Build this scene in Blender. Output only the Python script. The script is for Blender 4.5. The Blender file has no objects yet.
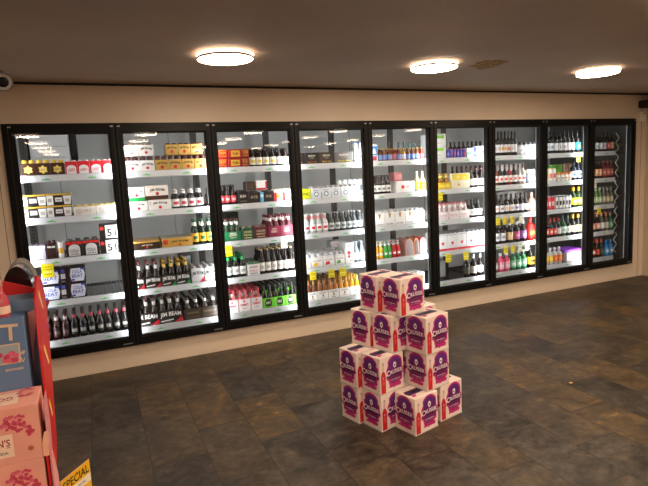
import bpy, math, random
from mathutils import Matrix, Vector
random.seed(7)
SC = bpy.context.scene
COL = SC.collection
PI = math.pi

# ------------------------------------------------------------------ helpers
MATS = {}
def mat(col, rough=.5, metal=0, emit=0, spec=.5, name=None, bump=0, noise=0, nscale=8, coat=0):
    if isinstance(col, str):
        h = col
        c = [int(h[i:i+2], 16)/255 for i in (0, 2, 4)]
        c = [x/12.92 if x < .04045 else ((x+.055)/1.055)**2.4 for x in c]
    else: c = list(col)
    key = (tuple(round(x, 4) for x in c), rough, metal, emit, spec, bump, noise, nscale, coat)
    if key in MATS: return MATS[key]
    m = bpy.data.materials.new(name or 'surface'); m.use_nodes = True
    nt = m.node_tree; b = nt.nodes['Principled BSDF']
    b.inputs['Base Color'].default_value = (*c, 1)
    b.inputs['Roughness'].default_value = rough
    b.inputs['Metallic'].default_value = metal
    b.inputs['Specular IOR Level'].default_value = spec
    b.inputs['Coat Weight'].default_value = coat
    if emit:
        b.inputs['Emission Color'].default_value = (*c, 1)
        b.inputs['Emission Strength'].default_value = emit
    if noise or bump:
        tc = nt.nodes.new('ShaderNodeTexCoord'); n = nt.nodes.new('ShaderNodeTexNoise')
        n.inputs['Scale'].default_value = nscale; n.inputs['Detail'].default_value = 4
        nt.links.new(tc.outputs['Object'], n.inputs['Vector'])
        if noise:
            r = nt.nodes.new('ShaderNodeValToRGB')
            r.color_ramp.elements[0].position = .3; r.color_ramp.elements[1].position = .7
            r.color_ramp.elements[0].color = (*[x*(1-noise) for x in c], 1)
            r.color_ramp.elements[1].color = (*[min(1, x*(1+noise)) for x in c], 1)
            nt.links.new(n.outputs['Fac'], r.inputs['Fac']); nt.links.new(r.outputs['Color'], b.inputs['Base Color'])
        if bump:
            bp = nt.nodes.new('ShaderNodeBump'); bp.inputs['Strength'].default_value = bump; bp.inputs['Distance'].default_value = .01
            nt.links.new(n.outputs['Fac'], bp.inputs['Height']); nt.links.new(bp.outputs['Normal'], b.inputs['Normal'])
    MATS[key] = m
    return m

class MB:
    """collects shapes and links them as ONE mesh"""
    def __init__(s): s.v = []; s.f = []; s.m = []; s.sm = []; s.mats = []
    def mi(s, m):
        if m not in s.mats: s.mats.append(m)
        return s.mats.index(m)
    def add(s, vs, fs, m, smooth=False, M=None):
        o = len(s.v); i = s.mi(m)
        for p in vs:
            p = Vector(p)
            s.v.append(tuple(M @ p) if M else tuple(p))
        for f in fs: s.f.append([o+k for k in f]); s.m.append(i); s.sm.append(smooth)
        return s
    def box(s, x0, x1, y0, y1, z0, z1, m, M=None, top=True):
        vs = [(x0,y0,z0),(x1,y0,z0),(x1,y1,z0),(x0,y1,z0),(x0,y0,z1),(x1,y0,z1),(x1,y1,z1),(x0,y1,z1)]
        fs = [(0,3,2,1),(0,1,5,4),(1,2,6,5),(2,3,7,6),(3,0,4,7)] + ([(4,5,6,7)] if top else [])
        return s.add(vs, fs, m, M=M)
    def cbox(s, x0, x1, y0, y1, z0, z1, c, m, M=None):
        """box with chamfered vertical and top/bottom edges"""
        def ring(i, z): return [(x0+i,y0,z),(x1-i,y0,z),(x1,y0+i,z),(x1,y1-i,z),(x1-i,y1,z),(x0+i,y1,z),(x0,y1-i,z),(x0,y0+i,z)]
        def ins(i, z): return [(x0+c+i*0,y0+c,z),(x1-c,y0+c,z),(x1-c,y0+c,z),(x1-c,y1-c,z),(x1-c,y1-c,z),(x0+c,y1-c,z),(x0+c,y1-c,z),(x0+c,y0+c,z)]
        a, b = ring(c, z0+c), ring(c, z1-c)
        t = [(x0+c,y0+c,z1),(x1-c,y0+c,z1),(x1-c,y1-c,z1),(x0+c,y1-c,z1)]
        d = [(x0+c,y0+c,z0),(x1-c,y0+c,z0),(x1-c,y1-c,z0),(x0+c,y1-c,z0)]
        vs = a+b+t+d
        fs = [(i,(i+1)%8,8+(i+1)%8,8+i) for i in range(8)]
        fs += [(16,17,18,19),(23,22,21,20)]
        for k in range(4):
            p, q = 2*k, 2*k+1
            fs.append((8+p,8+q,16+(k+1)%4,16+k)); fs.append((q,p,20+k,20+(k+1)%4))
            r = (2*k+2) % 8
            fs.append((8+q,8+r,16+(k+1)%4)); fs.append((r,q,20+(k+1)%4))
        return s.add(vs, fs, m, M=M)
    def lathe(s, prof, m, n=14, c=(0,0), cap0=True, cap1=True, smooth=True, M=None):
        vs = []; fs = []
        for r, z in prof:
            for k in range(n):
                a = 2*PI*k/n; vs.append((c[0]+r*math.cos(a), c[1]+r*math.sin(a), z))
        for i in range(len(prof)-1):
            for k in range(n):
                fs.append((i*n+k, i*n+(k+1)%n, (i+1)*n+(k+1)%n, (i+1)*n+k))
        s.add(vs, fs, m, smooth, M)
        if cap0: s.add(vs[:n], [tuple(range(n-1,-1,-1))], m, False, M)
        if cap1: s.add(vs[-n:], [tuple(range(n))], m, False, M)
        return s
    def prism(s, pts, y0, y1, m, M=None):
        """x-z outline pulled from y0 to y1"""
        n = len(pts)
        vs = [(x,y0,z) for x,z in pts]+[(x,y1,z) for x,z in pts]
        fs = [tuple(range(n)), tuple(range(2*n-1,n-1,-1))]+[(i,n+i,n+(i+1)%n,(i+1)%n) for i in range(n)]
        return s.add(vs, fs, m, M=M)
    def tube(s, pts, r, m, n=6):
        pts = [Vector(p) for p in pts]; vs = []; fs = []
        for i, p in enumerate(pts):
            d = (pts[min(i+1,len(pts)-1)]-pts[max(i-1,0)]).normalized()
            a = d.cross(Vector((0,0,1)))
            if a.length < .01: a = d.cross(Vector((0,1,0)))
            a.normalize(); b = d.cross(a)
            for k in range(n):
                t = 2*PI*k/n; vs.append(tuple(p+a*r*math.cos(t)+b*r*math.sin(t)))
        for i in range(len(pts)-1):
            for k in range(n): fs.append((i*n+k,i*n+(k+1)%n,(i+1)*n+(k+1)%n,(i+1)*n+k))
        fs += [tuple(range(n-1,-1,-1)), tuple(range((len(pts)-1)*n, len(pts)*n))]
        return s.add(vs, fs, m, n > 4)
    def mesh(s, name):
        me = bpy.data.meshes.new(name); me.from_pydata(s.v, [], s.f)
        for m in s.mats: me.materials.append(m)
        me.polygons.foreach_set('material_index', s.m); me.polygons.foreach_set('use_smooth', s.sm)
        me.update(); return me
    def build(s, name, parent=None, loc=None):
        o = bpy.data.objects.new(name, s.mesh(name)); COL.objects.link(o)
        if parent: o.parent = parent
        if loc: o.location = loc
        return o

TXT = {}
def text_geo(t):
    if t in TXT: return TXT[t]
    cu = bpy.data.curves.new('lettering', 'FONT'); cu.body = t; cu.resolution_u = 2; cu.offset = .018
    o = bpy.data.objects.new('lettering', cu); COL.objects.link(o)
    bpy.context.view_layer.update()
    me = bpy.data.meshes.new_from_object(o.evaluated_get(bpy.context.evaluated_depsgraph_get()))
    vs = [v.co.copy() for v in me.vertices]; fs = [tuple(p.vertices) for p in me.polygons]
    bpy.data.objects.remove(o); bpy.data.curves.remove(cu); bpy.data.meshes.remove(me)
    x0 = min(v.x for v in vs); x1 = max(v.x for v in vs); y0 = min(v.y for v in vs); y1 = max(v.y for v in vs)
    TXT[t] = ([((v.x-x0)/(x1-x0)-.5, (v.y-y0)/(y1-y0)-.5) for v in vs], fs)
    return TXT[t]
def put_text(mb, t, M, w, h, m, arch=0):
    """flat lettering w x h, centred on M's origin, in M's x-z plane facing -y; arch lifts the middle"""
    vs, fs = text_geo(t)
    mb.add([(x*w, 0, y*h + arch*(1-4*x*x)) for x, y in vs], fs, m, M=M)

def tag(o, label=None, cat=None, group=None, kind=None):
    if label: o['label'] = label
    if cat: o['category'] = cat
    if group: o['group'] = group
    if kind: o['kind'] = kind
    return o
def empty(name, loc=(0,0,0), rz=0):
    o = bpy.data.objects.new(name, None); COL.objects.link(o); o.location = loc; o.rotation_euler = (0,0,rz)
    o.empty_display_size = .05
    return o
def copy_tree(o, parent=None):
    c = o.copy(); COL.objects.link(c)
    if parent: c.parent = parent
    for ch in KIDS.get(o.name, []): copy_tree(ch, c)
    return c
KIDS = {}
def kid(o, parent):
    KIDS.setdefault(parent.name, []).append(o); o.parent = parent; return o

# ------------------------------------------------------------------ camera
YAW, PITCH, ROLL, FPX = .407547, -.133743, -.04978, 528.5
CY, CZ = -4.5867, 1.5457
fw = Vector((math.sin(YAW)*math.cos(PITCH), math.cos(YAW)*math.cos(PITCH), math.sin(PITCH)))
rt = Vector((math.cos(YAW), -math.sin(YAW), 0)); up = rt.cross(fw)
r2 = math.cos(ROLL)*rt + math.sin(ROLL)*up; u2 = -math.sin(ROLL)*rt + math.cos(ROLL)*up
cam = bpy.data.cameras.new('camera'); co = bpy.data.objects.new('camera', cam); COL.objects.link(co)
co.matrix_world = Matrix(((r2.x,u2.x,-fw.x,0),(r2.y,u2.y,-fw.y,CY),(r2.z,u2.z,-fw.z,CZ),(0,0,0,1)))
cam.sensor_fit = 'HORIZONTAL'; cam.sensor_width = 36; cam.lens = FPX/648*36; cam.clip_start = .05
SC.camera = co
def xs(px, z, y):
    """survey: where along the wall direction a point at depth y, height z is seen at photo column px"""
    k = (px-324)/FPX; n = r2 - k*fw; d = Vector((0, y-CY, z-CZ))
    return -(n.y*d.y + n.z*d.z)/n.x

# ------------------------------------------------------------------ common materials
BLACK = mat((.0025,.0025,.0028), .42, spec=.22, name='black aluminium')
BLACKR = mat((.008,.008,.008), .7, name='black rubber')
DARKM = mat((.02,.02,.022), .4, .3, name='dark steel')
WHITEP = mat((.82,.83,.84), .4, name='white plastic')
PANEL = mat((.66,.665,.65), .45, .0, name='cool room panel', noise=.04, nscale=2)
COOLFLOOR = mat((.18,.18,.18), .6, name='cool room floor', noise=.2)
WIRE = mat((.035,.036,.04), .4, .4, name='dark wire')
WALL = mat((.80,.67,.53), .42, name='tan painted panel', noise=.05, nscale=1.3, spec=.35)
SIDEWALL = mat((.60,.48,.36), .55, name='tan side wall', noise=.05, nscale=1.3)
def glass():
    m = bpy.data.materials.new('door glass'); m.use_nodes = True; nt = m.node_tree
    nt.nodes.clear(); o = nt.nodes.new('ShaderNodeOutputMaterial'); mx = nt.nodes.new('ShaderNodeMixShader')
    t = nt.nodes.new('ShaderNodeBsdfTransparent'); g = nt.nodes.new('ShaderNodeBsdfGlossy'); f = nt.nodes.new('ShaderNodeFresnel')
    t.inputs[0].default_value = (.97,.98,.98,1); g.inputs['Roughness'].default_value = .015; f.inputs['IOR'].default_value = 1.38
    nt.links.new(f.outputs[0], mx.inputs[0]); nt.links.new(t.outputs[0], mx.inputs[1]); nt.links.new(g.outputs[0], mx.inputs[2]); nt.links.new(mx.outputs[0], o.inputs[0])
    return m
GLASS = glass()

# ------------------------------------------------------------------ room shell
X0, W = -.533, .752
XR, XL, YB, ZC = 6.487, -3.2, -11.5, 2.313
ZT, ZB = 2.011, .184
XE = X0 + 9*W

def floor_mat():
    m = bpy.data.materials.new('slate look vinyl planks'); m.use_nodes = True; nt = m.node_tree; b = nt.nodes['Principled BSDF']
    N = nt.nodes.new; L = nt.links.new
    tc = N('ShaderNodeTexCoord'); sp = N('ShaderNodeSeparateXYZ'); L(tc.outputs['Object'], sp.inputs[0])
    def mth(op, a, bb=None):
        n = N('ShaderNodeMath'); n.operation = op
        for i, v in enumerate((a, bb)):
            if v is None: continue
            if isinstance(v, (int, float)): n.inputs[i].default_value = v
            else: L(v, n.inputs[i])
        return n.outputs[0]
    u = mth('DIVIDE', mth('SUBTRACT', sp.outputs[0], .157), .303); iu = mth('FLOOR', u)
    odd = mth('MULTIPLY', mth('MODULO', mth('ADD', iu, 100), 2), .49)
    v = mth('ADD', mth('DIVIDE', mth('ADD', sp.outputs[1], 1.11), .61), odd); iv = mth('FLOOR', v)
    fu = mth('SUBTRACT', u, iu); fv = mth('SUBTRACT', v, iv)
    du = mth('MULTIPLY', mth('MINIMUM', fu, mth('SUBTRACT', 1, fu)), .303)
    dv = mth('MULTIPLY', mth('MINIMUM', fv, mth('SUBTRACT', 1, fv)), .61)
    seam = mth('LESS_THAN', mth('MINIMUM', du, dv), .0024)
    cb = N('ShaderNodeCombineXYZ'); L(iu, cb.inputs[0]); L(iv, cb.inputs[1])
    wn = N('ShaderNodeTexWhiteNoise'); wn.noise_dimensions = '2D'; L(cb.outputs[0], wn.inputs['Vector'])
    # every plank reads its own piece of the stone pattern
    off = N('ShaderNodeVectorMath'); off.operation = 'SCALE'; L(wn.outputs['Color'], off.inputs[0]); off.inputs['Scale'].default_value = 37
    ad = N('ShaderNodeVectorMath'); ad.operation = 'ADD'; L(off.outputs[0], ad.inputs[0]); L(tc.outputs['Object'], ad.inputs[1])
    st = N('ShaderNodeVectorMath'); st.operation = 'MULTIPLY'; L(ad.outputs[0], st.inputs[0]); st.inputs[1].default_value = (1.0, 1.25, 1)
    n1 = N('ShaderNodeTexNoise'); n1.inputs['Scale'].default_value = 4.2; n1.inputs['Detail'].default_value = 9; n1.inputs['Roughness'].default_value = .68; n1.inputs['Distortion'].default_value = .6
    L(st.outputs[0], n1.inputs['Vector'])
    n2 = N('ShaderNodeTexNoise'); n2.inputs['Scale'].default_value = 17; n2.inputs['Detail'].default_value = 8; n2.inputs['Roughness'].default_value = .7
    L(st.outputs[0], n2.inputs['Vector'])
    r = N('ShaderNodeValToRGB'); e = r.color_ramp.elements
    e[0].position = .39; e[0].color = (.015,.010,.006,1)
    e[1].position = .70; e[1].color = (.24,.172,.10,1)
    for p, c in ((.44,(.032,.023,.014)),(.50,(.053,.039,.025)),(.57,(.088,.065,.040)),(.64,(.145,.094,.048))):
        q = e.new(p); q.color = (*c, 1)
    mixf = mth('ADD', mth('MULTIPLY', n1.outputs['Fac'], .56), mth('MULTIPLY', n2.outputs['Fac'], .44))
    tone = mth('ADD', mixf, mth('MULTIPLY', mth('SUBTRACT', wn.outputs['Value'], .5), .11))
    L(tone, r.inputs['Fac'])
    hs = N('ShaderNodeHueSaturation'); L(r.outputs[0], hs.inputs['Color'])
    L(mth('ADD', mth('MULTIPLY', wn.outputs['Value'], .6), .75), hs.inputs['Saturation'])
    mx = N('ShaderNodeMix'); mx.data_type = 'RGBA'; L(seam, mx.inputs[0]); L(hs.outputs[0], mx.inputs[6]); mx.inputs[7].default_value = (.012,.010,.008,1)
    L(mx.outputs[2], b.inputs['Base Color'])
    rr = N('ShaderNodeMapRange'); L(n2.outputs['Fac'], rr.inputs[0]); rr.inputs['To Min'].default_value = .34; rr.inputs['To Max'].default_value = .58
    L(rr.outputs[0], b.inputs['Roughness'])
    bp = N('ShaderNodeBump'); bp.inputs['Strength'].default_value = .35; bp.inputs['Distance'].default_value = .004
    L(mixf, bp.inputs['Height']); L(bp.outputs[0], b.inputs['Normal'])
    b.inputs['Specular IOR Level'].default_value = .4
    return m

def struct(name, mb, parent=None): return tag(mb.build(name, parent), kind='structure')
FLOOR = floor_mat()
struct('floor', MB().box(XL, XR, YB, 0, -.05, 0, FLOOR))
CEIL = mat((.47,.385,.31), .62, name='smudged ceiling panel', noise=.14, nscale=.9, spec=.35)
struct('ceiling', MB().box(XL, XR, YB, 0, ZC, ZC+.06, CEIL))
wb = MB()
wb.box(XL, XR, 0, .05, 0, ZB, WALL); wb.box(XL, XR, 0, .05, ZT, ZC, WALL)
wb.box(XL, X0-.031, 0, .05, ZB, ZT, WALL); wb.box(XE+.031, XR, 0, .05, ZB, ZT, WALL)
struct('wall_back', wb)
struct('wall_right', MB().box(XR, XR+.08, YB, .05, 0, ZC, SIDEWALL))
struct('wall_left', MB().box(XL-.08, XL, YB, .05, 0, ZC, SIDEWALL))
struct('wall_front', MB().box(XL, XR, YB-.08, YB, 0, ZC, mat((.16,.13,.11), .7, name='dim front wall')))
struct('trim_1', MB().box(XL, XR, -.014, 0, ZC-.016, ZC, mat((.01,.009,.008), .8, name='dark ceiling joint')))
SEAM = mat((.18,.13,.09), .7, name='panel joint')
struct('trim_2', MB().box(XR-.095, XR-.091, -.002, 0, 0, ZC-.016, SEAM))
struct('trim_3', MB().box(X0-.085, X0-.081, -.002, 0, 0, ZC-.016, SEAM))

# cool room shell behind the doors
CX0, CX1, CYB, CZ0, CZ1 = X0-.3, XE+.16, 1.45, .12, 2.12
struct('floor_cool_room', MB().box(CX0, CX1, .05, CYB, CZ0-.05, CZ0, COOLFLOOR))
struct('ceiling_cool_room', MB().box(CX0, CX1, .05, CYB, CZ1, CZ1+.05, PANEL))
bw = MB().box(CX0, CX1, CYB, CYB+.05, CZ0, CZ1, PANEL)
for k in range(7): bw.box(CX0+.55+k*1.1, CX0+.556+k*1.1, CYB-.003, CYB, CZ0, CZ1, mat((.25,.26,.27), .6))
struct('wall_cool_room_rear', bw)
struct('wall_cool_room_left', MB().box(CX0-.05, CX0, .05, CYB, CZ0, CZ1, PANEL))
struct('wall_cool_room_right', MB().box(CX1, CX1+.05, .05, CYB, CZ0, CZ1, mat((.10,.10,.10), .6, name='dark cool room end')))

# ------------------------------------------------------------------ glass doors
sur = MB()
sur.box(X0-.031, XE+.031, -.012, .05, ZT-.022, ZT, BLACK); sur.box(X0-.031, XE+.031, -.012, .05, ZB, ZB+.022, BLACK)
sur.box(X0-.031, X0+.0, -.012, .05, ZB+.022, ZT-.022, BLACK); sur.box(XE, XE+.031, -.012, .05, ZB+.022, ZT-.022, BLACK)
struct('trim_4', sur)
LEDC = mat((.42,.44,.45), .4, name='frosted light cover')
for n in range(10):                                   # mullions with their light strips
    x = X0 + n*W; a = x-.030 if n else x; b = x+.030 if n < 9 else x
    m = MB(); m.box(a, b, -.004, .050, ZB+.022, ZT-.022, BLACK)
    m.box(a+.004 if n else a, b-.004 if n < 9 else b, .050, .064, ZB+.05, ZT-.05, LEDC)
    struct('trim_%d' % (n+5), m)
ORD = ['first','second','third','fourth','fifth','sixth','seventh','eighth','ninth','tenth','eleventh','twelfth','thirteenth','fourteenth','fifteenth','sixteenth']
SW = .040
dm = MB(); a, b, z0, z1 = .0025, W-.0025, ZB+.012, ZT-.012
dm.box(a, a+SW, -.05, -.014, z0, z1, BLACK); dm.box(b-SW, b, -.05, -.014, z0, z1, BLACK)
dm.box(a+SW, b-SW, -.05, -.014, z1-.062, z1, BLACK); dm.box(a+SW, b-SW, -.05, -.014, z0, z0+.062, BLACK)
for (p, q) in ((a+.010, a+.014), (b-.014, b-.010)): dm.box(p, q, -.0515, -.05, z0+.01, z1-.01, DARKM)
DOORME = dm.mesh('door_frame')
gs = MB(); g = .012; DK = mat((.012,.012,.012), .8)
gs.box(a+SW, a+SW+g, -.03, -.008, z0+.062, z1-.062, DK); gs.box(b-SW-g, b-SW, -.03, -.008, z0+.062, z1-.062, DK)
gs.box(a+SW+g, b-SW-g, -.03, -.008, z1-.062-g, z1-.062, DK); gs.box(a+SW+g, b-SW-g, -.03, -.008, z0+.062, z0+.062+g, DK)
GASK = gs.mesh('gasket')
GLME = MB().add([(a+SW,-.036,z0+.062),(b-SW,-.036,z0+.062),(b-SW,-.036,z1-.062),(a+SW,-.036,z1-.062)], [(0,1,2,3)], GLASS).add([(a+SW,-.016,z0+.062),(b-SW,-.016,z0+.062),(b-SW,-.016,z1-.062),(a+SW,-.016,z1-.062)], [(0,1,2,3)], GLASS).mesh('glass_pane')
PLME = MB().box(b-.10, b-.025, -.0525, -.05, z0+.018, z0+.028, mat((.25,.25,.25), .4, .5)).mesh('maker_plate')
HIME = MB().box(a+.012, a+.034, -.053, -.05, z1-.022, z1-.012, mat((.35,.35,.36), .4, .6)).box(b-.034, b-.012, -.053, -.05, z1-.022, z1-.012, mat((.35,.35,.36), .4, .6)).mesh('hinge_cap')
for n in range(9):
    r = empty('door_%d' % (n+1), (X0+n*W, 0, 0)); r['kind'] = 'structure'
    for nm, me in (('door_frame', DOORME), ('gasket', GASK), ('glass_pane', GLME), ('maker_plate', PLME), ('hinge_cap', HIME)):
        o = bpy.data.objects.new(nm, me); COL.objects.link(o); o.parent = r

# strip lights on the mullions
for n in range(10):
    for sgn in (-1, 1):
        if (n == 0 and sgn < 0) or n == 9: continue
        L = bpy.data.lights.new('cooler_strip', 'AREA'); L.shape = 'RECTANGLE'; L.size = .018; L.size_y = 1.68
        L.energy = 4.9; L.color = (.97,.99,1)
        o = bpy.data.objects.new('cooler_strip', L); COL.objects.link(o)
        o.location = (X0+n*W+sgn*.020, .076, (ZB+ZT)/2)
        d = Vector((sgn*.60, .80, 0)); o.rotation_mode = 'QUATERNION'
        o.rotation_quaternion = d.to_track_quat('-Z', 'Y')

# ------------------------------------------------------------------ shelves
SZ = [1.624, 1.292, .958, .619, .288]
SNAME = ['top','second','third','fourth','bottom']
RAIL = mat((.70,.715,.74), .35, name='white price rail')
GRN = mat('5ec26a', .5)
rl = MB()
rl.box(.002, W-.002, -.012, 0, -.050, .004, RAIL)
rl.box(.002, W-.002, -.0135, -.012, -.0505, -.047, mat((.45,.47,.5), .4)); rl.box(.002, W-.002, -.0135, -.012, .001, .0045, mat((.55,.57,.6), .4))
for cx in (.22, .55):
    rl.add([(cx-.035,-.0126,-.034),(cx+.035,-.0126,-.034),(cx+.03,-.0126,-.026),(cx-.028,-.0126,-.026)], [(0,1,2,3)], GRN)
    rl.add([(cx-.012,-.0126,-.025),(cx+.012,-.0126,-.025),(cx,-.0126,-.017)], [(0,1,2)], GRN)
RAILME = rl.mesh('price_rail')
RAILME9 = RAILME.copy()
for v_ in RAILME9.vertices: v_.co.x *= (6.10-X0-8*W)/W
wr = MB()
for i in range(13): wr.box(.004, W-.004, .02+i*.05, .024+i*.05, -.010, -.006, WIRE)
for i in range(25): wr.box(.008+i*.0305, .012+i*.0305, .0, .64, -.006, -.002, WIRE)
wr.box(.004, W-.004, .0, .012, -.035, -.010, WIRE); wr.box(.004, W-.004, .63, .64, -.03, -.002, WIRE)
wr.box(.004, .012, .012, .66, -.035, -.006, WIRE); wr.box(W-.012, W-.004, .012, .66, -.035, -.006, WIRE)
WIREME = wr.mesh('wire_rack')
for n in range(9):
    for k, z in enumerate(SZ):
        r = tag(empty('wire_shelf', (X0+n*W, .132, z)), 'dark wire shelf with white price rail, %s shelf, %s fridge door' % (SNAME[k], ORD[n]), 'shelf', 'wire shelves inside the glass-door cooler')
        for nm, me in (('price_rail', RAILME), ('wire_rack', WIREME)):
            if nm == 'price_rail' and n == 8: me = RAILME9
            o = bpy.data.objects.new(nm, me); COL.objects.link(o); o.parent = r
up_ = MB(); UPM = mat((.05,.048,.046), .5, .2, name='dark slotted steel')
up_.box(-.03, .03, 0, .03, CZ0, 2.0, UPM)
for i in range(60): up_.box(-.006, .006, -.001, 0, CZ0+.03+i*.03, CZ0+.045+i*.03, mat((.005,.005,.005), .8))
UPME = up_.mesh('slotted_upright')
for n in range(10):
    o = bpy.data.objects.new('slotted_upright', UPME); COL.objects.link(o); o.location = (X0+n*W + (.02 if n == 0 else 0), .792, 0)
    tag(o, 'dark slotted steel upright behind shelves, %s upright from the left' % ORD[n], 'upright', 'steel uprights at the back of the shelves')

# ------------------------------------------------------------------ products
YF = .152
def H_(h): return mat(h, .42, spec=.4)
def GL(h): return mat(h, .2, spec=.4)
PROF = {
 'beer':   ([(.92,0),(1,.02),(1,.50),(.93,.57),(.50,.71),(.42,.78),(.40,.94)], (.94,1,.46), (.12,.46), (.74,.88,.46)),
 'stubby': ([(.92,0),(1,.02),(1,.55),(.90,.63),(.52,.76),(.45,.84),(.43,.93)], (.93,1,.50), (.10,.50), (.78,.9,.5)),
 'wine':   ([(.94,0),(1,.02),(1,.56),(.90,.63),(.45,.71),(.34,.78),(.33,.99)], (.80,1,.37), (.14,.46), (.8,.82,.37)),
 'spirit': ([(.95,0),(1,.02),(1,.60),(.95,.67),(.60,.72),(.38,.76),(.36,.88)], (.86,1,.46), (.14,.52), (.77,.84,.42)),
 'can':    ([(.80,0),(1,.04),(1,.92),(.86,.975)], (.975,1,.86), (.045,.918), (.7,.8,1.01)),
 'jar':    ([(.9,0),(1,.04),(1,.70),(.85,.78)], (.78,1,.80), (.12,.64), (.7,.7,.9)),
 'bag':    ([(.98,0),(1,.05),(.98,.80),(.7,.97)], (.97,1,.7), (.1,.75), (.7,.7,.9)),
}
BNAME = {'beer':'beer_bottle','stubby':'stubby_bottle','wine':'wine_bottle','spirit':'spirit_bottle','can':'drink_can','jar':'drink_jar','bag':'drink_pouch'}
def bottle_parts(style, H, r, glassc, lab, cap, acc=None, neck=None, seg=14):
    prof, (c0, c1, cr), (l0, l1), (n0, n1, nr) = PROF[style]
    P = []
    P.append(('body', MB().lathe([(p*r, z*H) for p, z in prof], GL(glassc), seg).mesh('bottle_body')))
    P.append(('cap', MB().lathe([(cr*r, c0*H), (cr*r*1.03, (c0+.01)*H), (cr*r, c1*H-.001), (cr*r*.8, c1*H)], mat(cap, .35), seg).mesh('cap')))
    if lab:
        lb = MB(); R_ = r*1.018; n = seg; zz = [l0, l0+(l1-l0)*.28, l0+(l1-l0)*.66, l1]
        for i in range(3):
            for k in range(n):
                a0, a1 = 2*PI*k/n, 2*PI*(k+1)/n; am = ((a0+a1)/2 + PI/2) % (2*PI); am = min(am, 2*PI-am)
                mcol = H_(acc) if (acc and i == 1 and am < .62) else H_(lab)
                lb.add([(R_*math.cos(t), R_*math.sin(t), z*H) for t, z in ((a0,zz[i]),(a1,zz[i]),(a1,zz[i+1]),(a0,zz[i+1]))], [(0,1,2,3)], mcol, False)
        P.append(('label', lb.mesh('label')))
    if neck:
        P.append(('neck_label', MB().lathe([(nr*r*1.05, n0*H), (nr*r, n1*H)], H_(neck), seg, cap0=False, cap1=False).mesh('neck_label')))
    return P
USED = {}
def mklabel(desc, door, sh, idx=None, row=None, layer=None):
    p = desc
    if idx is not None: p += ', %s from left' % ORD[idx]
    if row: p += ', %s row' % ORD[row]
    if layer: p += ', %s layer' % layer
    p += ', %s shelf, %s fridge door' % (SNAME[sh-1], ORD[door-1])
    if len(p.split()) > 16: p = p.replace(' fridge door', ' door')
    if len(p.split()) > 16: print('LONG', len(p.split()), p)
    if p in USED: print('DUP', p)
    USED[p] = 1
    return p
def plur(desc, door, sh): return '%s group, %s shelf, %s fridge door' % (desc, SNAME[sh-1], ORD[door-1])

def bottles(door, sh, p0, p1, n, style, H, glassc, lab, cap, desc, acc=None, neck=None, rows=1, gap=.96, y0=YF, z0=0, step=None, rmax=.045, cat='bottle'):
    z = SZ[sh-1] + z0; xa, xb = xs(p0, z, y0), xs(p1, z, y0); st = (xb-xa)/n; r = min(st/2*gap, rmax)
    accs = acc if isinstance(acc, list) else [acc]; labs = lab if isinstance(lab, list) else [lab]; gls = glassc if isinstance(glassc, list) else [glassc]
    protos = {}
    for row in range(rows):
        for i in range(n):
            key = (accs[i % len(accs)], labs[i % len(labs)], gls[i % len(gls)])
            if key not in protos:
                root = empty(BNAME[style]); 
                for nm, me in bottle_parts(style, H, r, key[2], key[1], cap, key[0], neck):
                    o = bpy.data.objects.new({'body':'bottle_body' if style != 'can' else 'can_body','cap':'cap' if style != 'can' else 'lid'}.get(nm, nm), me)
                    COL.objects.link(o); kid(o, root)
                protos[key] = root; t = root
            else: t = copy_tree(protos[key])
            t.location = (xa+st*(i+.5), y0+r+row*(2*r+.004), z+.0005); t.rotation_euler = (0,0,random.uniform(-.12,.12))
            tag(t, mklabel(desc, door, sh, i if n > 1 else None, row), cat, plur(desc, door, sh) if n*rows > 1 else None)

def decals(mb, D, w, h, y, x0=None):
    x0 = -w/2 if x0 is None else x0
    e = .0006
    for k, d in enumerate(D):
        yy = y-e-k*.00012
        if d[0] == 'r':
            _, a, b, c, q, col = d; mb.add([(x0+a*w,yy,b*h),(x0+c*w,yy,b*h),(x0+c*w,yy,q*h),(x0+a*w,yy,q*h)], [(0,1,2,3)], H_(col))
        elif d[0] == 'c':
            _, a, b, rr, col = d; n = 14; mb.add([(x0+a*w+rr*h*math.cos(2*PI*i/n), yy, b*h+rr*h*math.sin(2*PI*i/n)) for i in range(n)], [tuple(range(n))], H_(col))
        elif d[0] == 's':
            _, a, b, rr, col = d; n = 12; mb.add([(x0+a*w+rr*h*(1 if i % 2 else .7)*math.cos(2*PI*i/n), yy, b*h+rr*h*(1 if i % 2 else .7)*math.sin(2*PI*i/n)) for i in range(n)], [tuple(range(n))], H_(col))
        elif d[0] == 'a':   # arch-topped panel
            _, a, b, c, q, col = d; n = 10; cx = (a+c)/2; pts = [(a,b),(c,b)]+[(cx+(c-a)/2*math.cos(t*PI/n), q-(q-b)*.35+(q-b)*.35*math.sin(t*PI/n)) for t in range(n+1)]
            mb.add([(x0+u*w,yy,v*h) for u,v in pts], [tuple(range(len(pts)))], H_(col))
        elif d[0] == 'p':
            _, pts, col = d; mb.add([(x0+u*w,yy,v*h) for u,v in pts], [tuple(range(len(pts)))], H_(col))
        elif d[0] == 't':
            _, t, a, b, tw, th, col = d[:7]; put_text(mb, t, Matrix.Translation((x0+a*w,yy,b*h)), tw*w, th*h, H_(col), (d[7]*h if len(d) > 7 else 0))

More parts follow.
